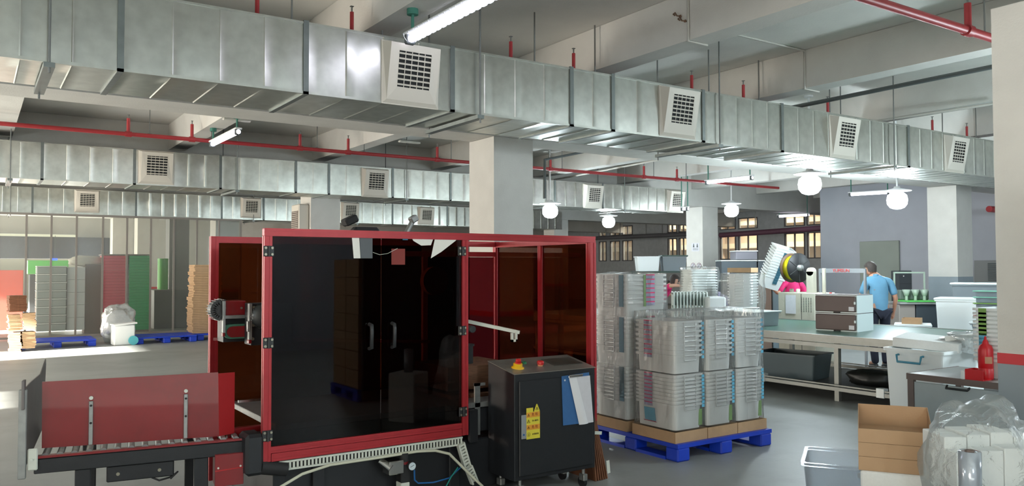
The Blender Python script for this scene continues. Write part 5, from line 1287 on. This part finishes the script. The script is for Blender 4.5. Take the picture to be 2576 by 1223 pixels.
for y in (17, 23, 29):
    l = bpy.data.lights.new('corridor_light', 'AREA'); l.shape = 'RECTANGLE'; l.size = .3; l.size_y = 4; l.energy = 330; l.color = (1, .88, .74)
    lo = bpy.data.objects.new('corridor_light', l); COL.objects.link(lo); lo.location = (XW+1.4, y, 4.2)
# heavy dark service pipes in front of the windows
run('dark horizontal service beam before the far windows, left part', [U(1440, 602, X=24.5), U(1760, 588, X=24.5)], frame, .10)
run('dark purple service pipe before the right hand windows', [U(1812, 592, X=22.5), U(2070, 574, X=22.5)], mat('plum_pipe', (84, 52, 66), .6), .10)
for i, px in enumerate((1524, 1560, 1625, 1666, 1690)):
    p = U(px, 560, X=24.5); tag(MB().cyl((p.x, p.y, 3.0), (p.x, p.y, ZS), .02, n=6).obj('hanger_rod', rodm), ('first', 'second', 'third', 'fourth', 'fifth')[i]+' thin hanger rod from the left over the dark service beam', 'rod', 'hanger rods over the dark service beam')
for i, px in enumerate((1856, 1900, 2000)):
    p = U(px, 560, X=22.5); tag(MB().cyl((p.x, p.y, 3.0), (p.x, p.y, ZS), .02, n=6).obj('hanger_rod', rodm), ('left', 'middle', 'right')[i]+' thin hanger rod over the plum service pipe', 'rod', 'hanger rods over the plum service pipe')
# steel rack with big tubs, grey crates
rk = thing('storage_rack', 'dark green steel rack carrying two large pale tubs far back', 'rack', (0, 0, 0))
r0, r1 = U(1596, 684, D=20), U(1738, 684, D=20)
dv = (r1-r0); dv.z = 0; dv.normalize(); rk.location = (r0.x, r0.y, 0); rk.rotation_euler = (0, 0, math.atan2(dv.y, dv.x)); Lr = (r1-r0).length
rgm = mat('rack_green', (52, 70, 64), .6)
for z in (.5, 1.0, 1.53): MB().box((0, 0, z), (Lr, .55, z+.04)).obj('shelf', rgm, rk)
for x in (0, Lr-.05):
    for y in (0, .5): MB().box((x, y, 0), (x+.05, y+.05, 1.53)).obj('upright', rgm, rk)
def on_rack(label, px0, px1, lidm=None):
    a, b = U(px0, 683, D=20.2), U(px1, 683, D=20.2); c = (a+b)/2
    o = bin_mesh((b-a).length, .5, .37, .05).obj('large_tub', clearbin if lidm else whitebin); o.location = (c.x+.12, c.y+.2, 1.572); o.rotation_euler = (0, 0, rk.rotation_euler[2]); tag(o, label, 'tub')
    if lidm: MB().box((-(b-a).length/2-.01, -.26, .365), ((b-a).length/2+.01, .26, .40), ch=.008).obj('lid', lidm, o)
on_rack('large pale open tub on the rack left of the sign column', 1602, 1664); on_rack('large tub with a green rim on the rack beside the sign column', 1667, 1731, rgm)
for i, (px0, px1, y0_, y1_, D_, l) in enumerate(((1815, 1905, 655, 700, 21, 'wide slate crate on the upper row right of the sign column'), (1908, 1962, 655, 700, 21, 'slate crate at the right of the upper row'), (1815, 1862, 703, 775, 20.5, 'dark crate under the upper row beside the column'), (1864, 1962, 703, 775, 20.8, 'long dark crate under the upper row'), (1852, 1906, 629, 653, 21, 'lilac grey carton on top of the upper slate crates'))):
    a, b = U(px0, y1_, D=D_), U(px1, y1_, D=D_); tp_ = U(px0, y0_, D=D_).z
    z0_ = {0: 1.34, 1: 1.34, 2: 0, 3: 0, 4: 1.86}[i]; z1_ = {0: 1.85, 1: 1.85, 2: 1.33, 3: 1.33, 4: 2.1}[i]
    o = MB().box((0, 0, 0), ((b-a).length, .6, z1_-z0_-.03), ch=.015).obj('slate_crate', mat('dark_slate', (74, 82, 88), .6) if i == 0 else (mat('lilac_grey', (120, 118, 126), .7) if i == 4 else bpy.data.materials['dark_slate'])); o.location = (a.x, a.y, z0_); o.rotation_euler = (0, 0, math.atan2(b.y-a.y, b.x-a.x)); tag(o, l, 'crate')
    MB().box((-.01, -.015, z1_-z0_-.029), ((b-a).length+.01, .61, z1_-z0_), ch=.006).obj('lid', ltg, o)
c = U(1925, 750, D=15.5)
for px, l, m2 in ((1924, 'brown carton behind the wrapped bins, left of the strapping machine', mat('brown_carton', (124, 104, 92), .8)), (1954, 'blue grey carton between the brown one and the strapping machine', mat('bluegrey_carton', (108, 124, 132), .7))):
    c = U(px, 750, D=16.2); o = MB().box((-.12, -.12, 0), (.10, .12, 1.3), ch=.01).obj('standing_carton', m2); o.location = (c.x, c.y, 0); o.rotation_euler = (0, 0, R(-35)); tag(o, l, 'carton')

# ------------------------------------------------------------------ carton stack beside the photographer, seen mirrored in the doors
ms = thing('carton_stack', 'tall stack of brown cartons on a blue pallet, seen mirrored in the dark doors', 'cartons', (4.0, -.25, .151))
mk = None
for i in range(2):
    for j in range(7):
        for k in range(2):
            if mk is None: o = MB().box((0, 0, 0), (.39, .40, .225), ch=.004).obj('carton', card, ms); mk = o.data
            else: o = bpy.data.objects.new('carton', mk); COL.objects.link(o); o.parent = ms
            o.location = (k*.4, i*.42+(.0 if j < 4 else .008), .001+j*.232)
pallet('blue pallet under the mirrored carton stack beside the photographer', 3.97, -.28, 0, .9, .9)
# ------------------------------------------------------------------ people
skinm = mat('skin', (190, 138, 112), .55); skinw = mat('skin_light', (206, 160, 138), .55)
hairm = mat('dark_hair', (40, 32, 30), .6, bump=.3, bscale=90); hairg = mat('short_hair', (66, 58, 54), .7, bump=.3, bscale=120)
bluesh = mat('blue_polo_cloth', (104, 156, 188), .8, var=.05, scale=6, bump=.25, bscale=9); navy = mat('navy_trousers', (30, 34, 50), .85, bump=.2, bscale=10)
pinksh = mat('pink_shirt_cloth', (214, 40, 110), .75, bump=.25, bscale=9); shoem = mat('dark_shoes', (34, 34, 38), .6)
def skin(name, verts, edges, m, parent=None, sub=2, root=0):
    """verts: (x, y, z, rx[, ry]) joints grown into one surface"""
    me = bpy.data.meshes.new(name); me.from_pydata([v[:3] for v in verts], edges, [])
    o = bpy.data.objects.new(name, me); COL.objects.link(o); o.modifiers.new('skin', 'SKIN')
    lay = me.skin_vertices[0].data
    for i, v in enumerate(verts):
        lay[i].radius = (v[3], v[4] if len(v) > 4 else v[3]); lay[i].use_root = (i == root)
    o.modifiers['skin'].use_smooth_shade = True
    s_ = o.modifiers.new('sub', 'SUBSURF'); s_.levels = sub; s_.render_levels = sub
    me.materials.append(m)
    if parent: o.parent = parent
    return o
def hand(verts, edges, wi, w_, d, n, L=.085, curl=.5, s=1):
    """palm, four fingers and a thumb grown from wrist vertex wi; d points along the hand, n out of the palm"""
    w_ = Vector(w_); d = Vector(d).normalized(); n = Vector(n).normalized(); c = d.cross(n)
    b = len(verts); p = w_+d*.05; verts.append((*p, .026, .016)); edges.append((wi, b))
    p2 = w_+d*.085; verts.append((*p2, .030, .014)); edges.append((b, b+1))
    k = b+2
    for i, (off, ln) in enumerate(((-.030, .062), (-.010, .074), (.010, .070), (.029, .054))):
        q1 = p2+c*off+d*ln*.45+n*ln*.10*curl; q2 = q1+(d*(1-curl*.6)+n*curl).normalized()*ln*.5
        verts += [(*q1, .0095), (*q2, .008)]; edges += [(b+1, k), (k, k+1)]; k += 2
    t1 = p-c*.038*s+d*.012+n*.01; t2 = t1+(d*.8-c*s*.3+n*.5).normalized()*.04
    verts += [(*t1, .011), (*t2, .009)]; edges += [(b, k), (k, k+1)]
def person(label, pos, rz, J, hairfn, sk, topm, legm, sleeve=.5, hem=0.):
    """J: joints in the person's own frame (x right, y away from the camera)"""
    P_, N_, H_ = Vector(J['pelvis']), Vector(J['neck']), Vector(J['head'])
    C_ = Vector(J['chest'])
    V = []; E_ = []
    def v(p, *r): V.append((*p, *r)); return len(V)-1
    pel = v(P_, .115, .10); ch = v(C_, .125, .095); nb = v(N_, .055); E_ += [(pel, ch), (ch, nb)]
    hv = H_-N_; h1 = v(N_+hv*.45, .052); h2 = v(H_+Vector(J.get('face', (0, 0, 0)))*.02+Vector((0, 0, -.045)), .066, .072); h3 = v(H_+Vector((0, 0, .03)), .078, .086); h4 = v(H_+Vector((0, 0, .085)), .055, .06)
    E_ += [(nb, h1), (h1, h2), (h2, h3), (h3, h4)]
    TV = [(P_.x, P_.y, P_.z-hem, .150, .125), (*(P_*.5+C_*.5), .145, .118), (*C_, .168, .122), (*(C_*.35+N_*.65), .10, .085), (*(N_+hv*.12), .066, .066)]; TE = [(0, 1), (1, 2), (2, 3), (3, 4)]
    for s_ in 'LR':
        S, El, W = (Vector(J[s_+k]) for k in ('sh', 'el', 'wr'))
        a = v(S, .052); b = v(El, .040); c = v(W, .026); E_ += [(ch, a) if False else (nb, a), (a, b), (b, c)]
        fd = (W-El).normalized(); hn = Vector(J.get(s_+'n', (0, 1, 0))); hn = (hn-fd*hn.dot(fd)).normalized()
        hand(V, E_, c, W, fd, hn, s=1 if s_ == 'L' else -1)
        t0 = len(TV); sl = S+(El-S)*(sleeve*1.0) if sleeve <= 1 else El+(W-El)*(sleeve-1)
        TV += [(*S, .078, .078), (*(S+(El-S)*.45), .068), (*(S+(El-S)*.85), .064)]; TE += [(3, t0), (t0, t0+1), (t0+1, t0+2)]
        hp_ = Vector(J[s_+'hip']); K = Vector(J[s_+'kn']); A = Vector(J[s_+'an'])
        a = v(hp_, .085); b = v(K, .055); c = v(A, .038); f = v(A+Vector(J[s_+'ft']), .036, .026)
        E_ += [(pel, a), (a, b), (b, c), (c, f)]
    body = skin('person', V, E_, sk); tag(body, label, 'person'); body.location = pos; body.rotation_euler = (0, 0, rz)
    skin('shirt', TV, TE, topm, body)
    LV = [(P_.x, P_.y, P_.z+.02, .132, .115)]; LE = []
    for s_ in 'LR':
        hp_, K, A = (Vector(J[s_+k]) for k in ('hip', 'kn', 'an')); n_ = len(LV)
        LV += [(*hp_, .098), (*K, .074), (*(K*-.05+A*1.05-Vector((0, 0, .0))), .060)]; LE += [(0, n_), (n_, n_+1), (n_+1, n_+2)]
    skin('trousers', LV, LE, legm, body)
    for s_ in 'LR':
        A = Vector(J[s_+'an']); f = Vector(J[s_+'ft']); skin('shoe', [(*(A+Vector((0, 0, -.035))-f*.3), .043, .04), (*(A+Vector((0, 0, -.04))+f*.45), .046, .036), (*(A+Vector((0, 0, -.045))+f*1.0), .040, .028)], [(0, 1), (1, 2)], shoem, body)
    hairfn(body, H_, sk)
    fd = Vector(J.get('look', (0, 1, 0))).normalized(); side = Vector((0, 0, 1)).cross(fd)
    hc = H_+Vector((0, 0, .0))
    for k in (-1, 1):
        e = hc+fd*.086+side*.032*k+Vector((0, 0, .012)); MB().lathe([(0, -.009), (.008, -.005), (.010, 0), (.008, .005), (0, .009)], c=e, n=8).obj('eye', shoem, body)
        er = hc+side*.083*k+Vector((0, 0, -.005)); MB().lathe([(0, -.03), (.012, -.018), (.016, .008), (.010, .026), (0, .03)], c=er, n=8).obj('ear', sk, body)
    MB().prism([tuple(hc+fd*.088+side*.012+Vector((0, 0, -.03))), tuple(hc+fd*.088-side*.012+Vector((0, 0, -.03))), tuple(hc+fd*.088+Vector((0, 0, .012)))], tuple(fd*.018)).obj('nose', sk, body)
    MB().box(tuple(hc+fd*.088+Vector((-.016, -.004, -.055))), tuple(hc+fd*.088+Vector((.016, .004, -.047))), ch=.002).obj('mouth', mat('lips', (150, 84, 78), .5) if 'lips' not in bpy.data.materials else bpy.data.materials['lips'], body)
    return body
def cap_hair(m, look, low=-.02, thick=.014, back=None):
    look = Vector(look).normalized()
    def f_(body, H_, sk):
        def g(u, v):
            t = 2*PI*u; d2 = Vector((math.cos(t), math.sin(t), 0)); fr = d2.dot(look)
            lo = (.035 if fr > .35 else low+(back or 0)*(fr < .1))
            p = PI/2*(1-v); z = .022+.108*math.sin(p)
            r_ = math.cos(p)
            if v > .72: k = (v-.72)/.28; z = z*(1-k)+(lo)*k; r_ = 1-(.04*k if lo < 0 else 0)
            return (H_.x+d2.x*(.083+thick)*r_, H_.y+d2.y*(.090+thick)*r_, H_.z+z+.0)
        MB().grid(g, 24, 12).obj('hair', m, body)
    return f_
def frame_at(px, py, D):
    p = U(px, py, D=D); return Vector((p.x, p.y, 0))
RZ = -YAW
base = frame_at(2213, 790, 13.25)
J = dict(pelvis=(-.0, 0, .95), chest=(.0, .01, 1.30), neck=(-.06, .03, 1.50), head=(-.11, .07, 1.625), face=(-1, 1, -.5), look=(-.75, .6, -.2),
 Lsh=(-.19, .02, 1.42), Lel=(-.25, .14, 1.16), Lwr=(-.16, .36, 1.04), Rsh=(.17, .0, 1.42), Rel=(.26, -.02, 1.14), Rwr=(.27, .08, .93), Rn=(-1, 0, 0), Ln=(0, 0, -1),
 Lhip=(-.10, 0, .90), Lkn=(-.10, .05, .50), Lan=(-.10, -.04, .085), Lft=(-.03, .16, -.02), Rhip=(.09, 0, .90), Rkn=(.09, .03, .50), Ran=(.08, -.02, .085), Rft=(.03, .16, -.02))
man = person('standing man seen from behind in a light blue polo shirt and dark trousers', base, RZ, J, cap_hair(hairg, (-.75, .6, 0), low=-.045), skinm, bluesh, navy, hem=.10)
skin('collar', [(-.125, .03, 1.515, .022), (-.06, -.045, 1.525, .024), (.01, .03, 1.515, .022)], [(0, 1), (1, 2)], bluesh, man)
base = frame_at(1690, 720, 16.0)
J = dict(pelvis=(-.32, .05, .84), chest=(-.20, .02, 1.10), neck=(-.03, 0, 1.28), head=(.05, -.02, 1.40), look=(.85, -.35, -.3),
 Lsh=(-.15, .17, 1.22), Lel=(.0, .28, 1.10), Lwr=(.22, .16, 1.16), Rsh=(-.14, -.15, 1.24), Rel=(-.06, -.30, 1.31), Rwr=(.17, -.28, 1.30), Rn=(0, 0, -1), Ln=(0, 0, -1),
 Lhip=(-.32, .14, .80), Lkn=(-.25, .14, .44), Lan=(-.33, .14, .085), Lft=(.16, 0, -.02), Rhip=(-.32, -.05, .80), Rkn=(-.25, -.05, .44), Ran=(-.33, -.05, .085), Rft=(.16, 0, -.02))
wom = person('dark haired woman in pink bending over her work behind the white baskets', base, RZ, J, cap_hair(hairm, (.85, -.35, 0), low=-.08, thick=.018, back=-.05), skinw, pinksh, navy)
lumph = skin('hair_bun', [(-.03, .02, 1.40, .07), (-.07, .03, 1.33, .05), (-.08, .03, 1.27, .03)], [(0, 1), (1, 2)], hairm, wom)
base = frame_at(1992, 720, 15.4)
J = dict(pelvis=(.02, .02, .90), chest=(.0, .0, 1.18), neck=(.03, .02, 1.40), head=(.06, .03, 1.53), look=(-.8, -.3, 0),
 Lsh=(-.17, .0, 1.34), Lel=(-.30, -.10, 1.16), Lwr=(-.42, -.22, 1.24), Rsh=(.19, .0, 1.33), Rel=(.26, -.02, 1.06), Rwr=(.16, -.20, .98), Ln=(.2, -.2, 1), Rn=(0, 0, -1),
 Lhip=(-.08, 0, .86), Lkn=(-.09, -.03, .47), Lan=(-.09, .02, .085), Lft=(-.03, -.16, -.02), Rhip=(.10, 0, .86), Rkn=(.11, -.03, .47), Ran=(.11, .02, .085), Rft=(.03, -.16, -.02))
pk = person('person in a bright pink top holding a tilted stack of bins behind the strap reel', base, RZ, J, cap_hair(hairm, (-.8, -.3, 0), low=-.06, back=-.05), skinm, pinksh, navy)
# the tilted bundle of bins this person holds
c = U(1932, 722, D=15.2)
n_ = 12; ax_ = U(1972, 622, D=15.0)-c; ln_ = ax_.length; zdir = ax_.normalized(); xd = Vector((rt.x, rt.y, 0)); xd = (xd-zdir*xd.dot(zdir)).normalized(); yd = zdir.cross(xd)
T3 = Matrix((xd, yd, zdir)).transposed().to_4x4()
nest('white bin of the tilted bundle held by the person in pink', 'tilted bundle of bins held by the person in pink', c, 0, n_, .40, .34, .24, (ln_-.24)/(n_-1), whitebin, tilt=T3, labels=[('y-', -.02, .06, -.12, -.07, ldark)])
# unseen dark board added to blacken the door reflection beside the cartons
o = tag(MB().box((4.02, .62, .02), (5.35, .68, 2.3), ch=.01).obj('added_dark_board', mat('added_board_black', (24, 24, 26), .8)), 'matt dark board standing beside the mirrored carton stack', 'board')
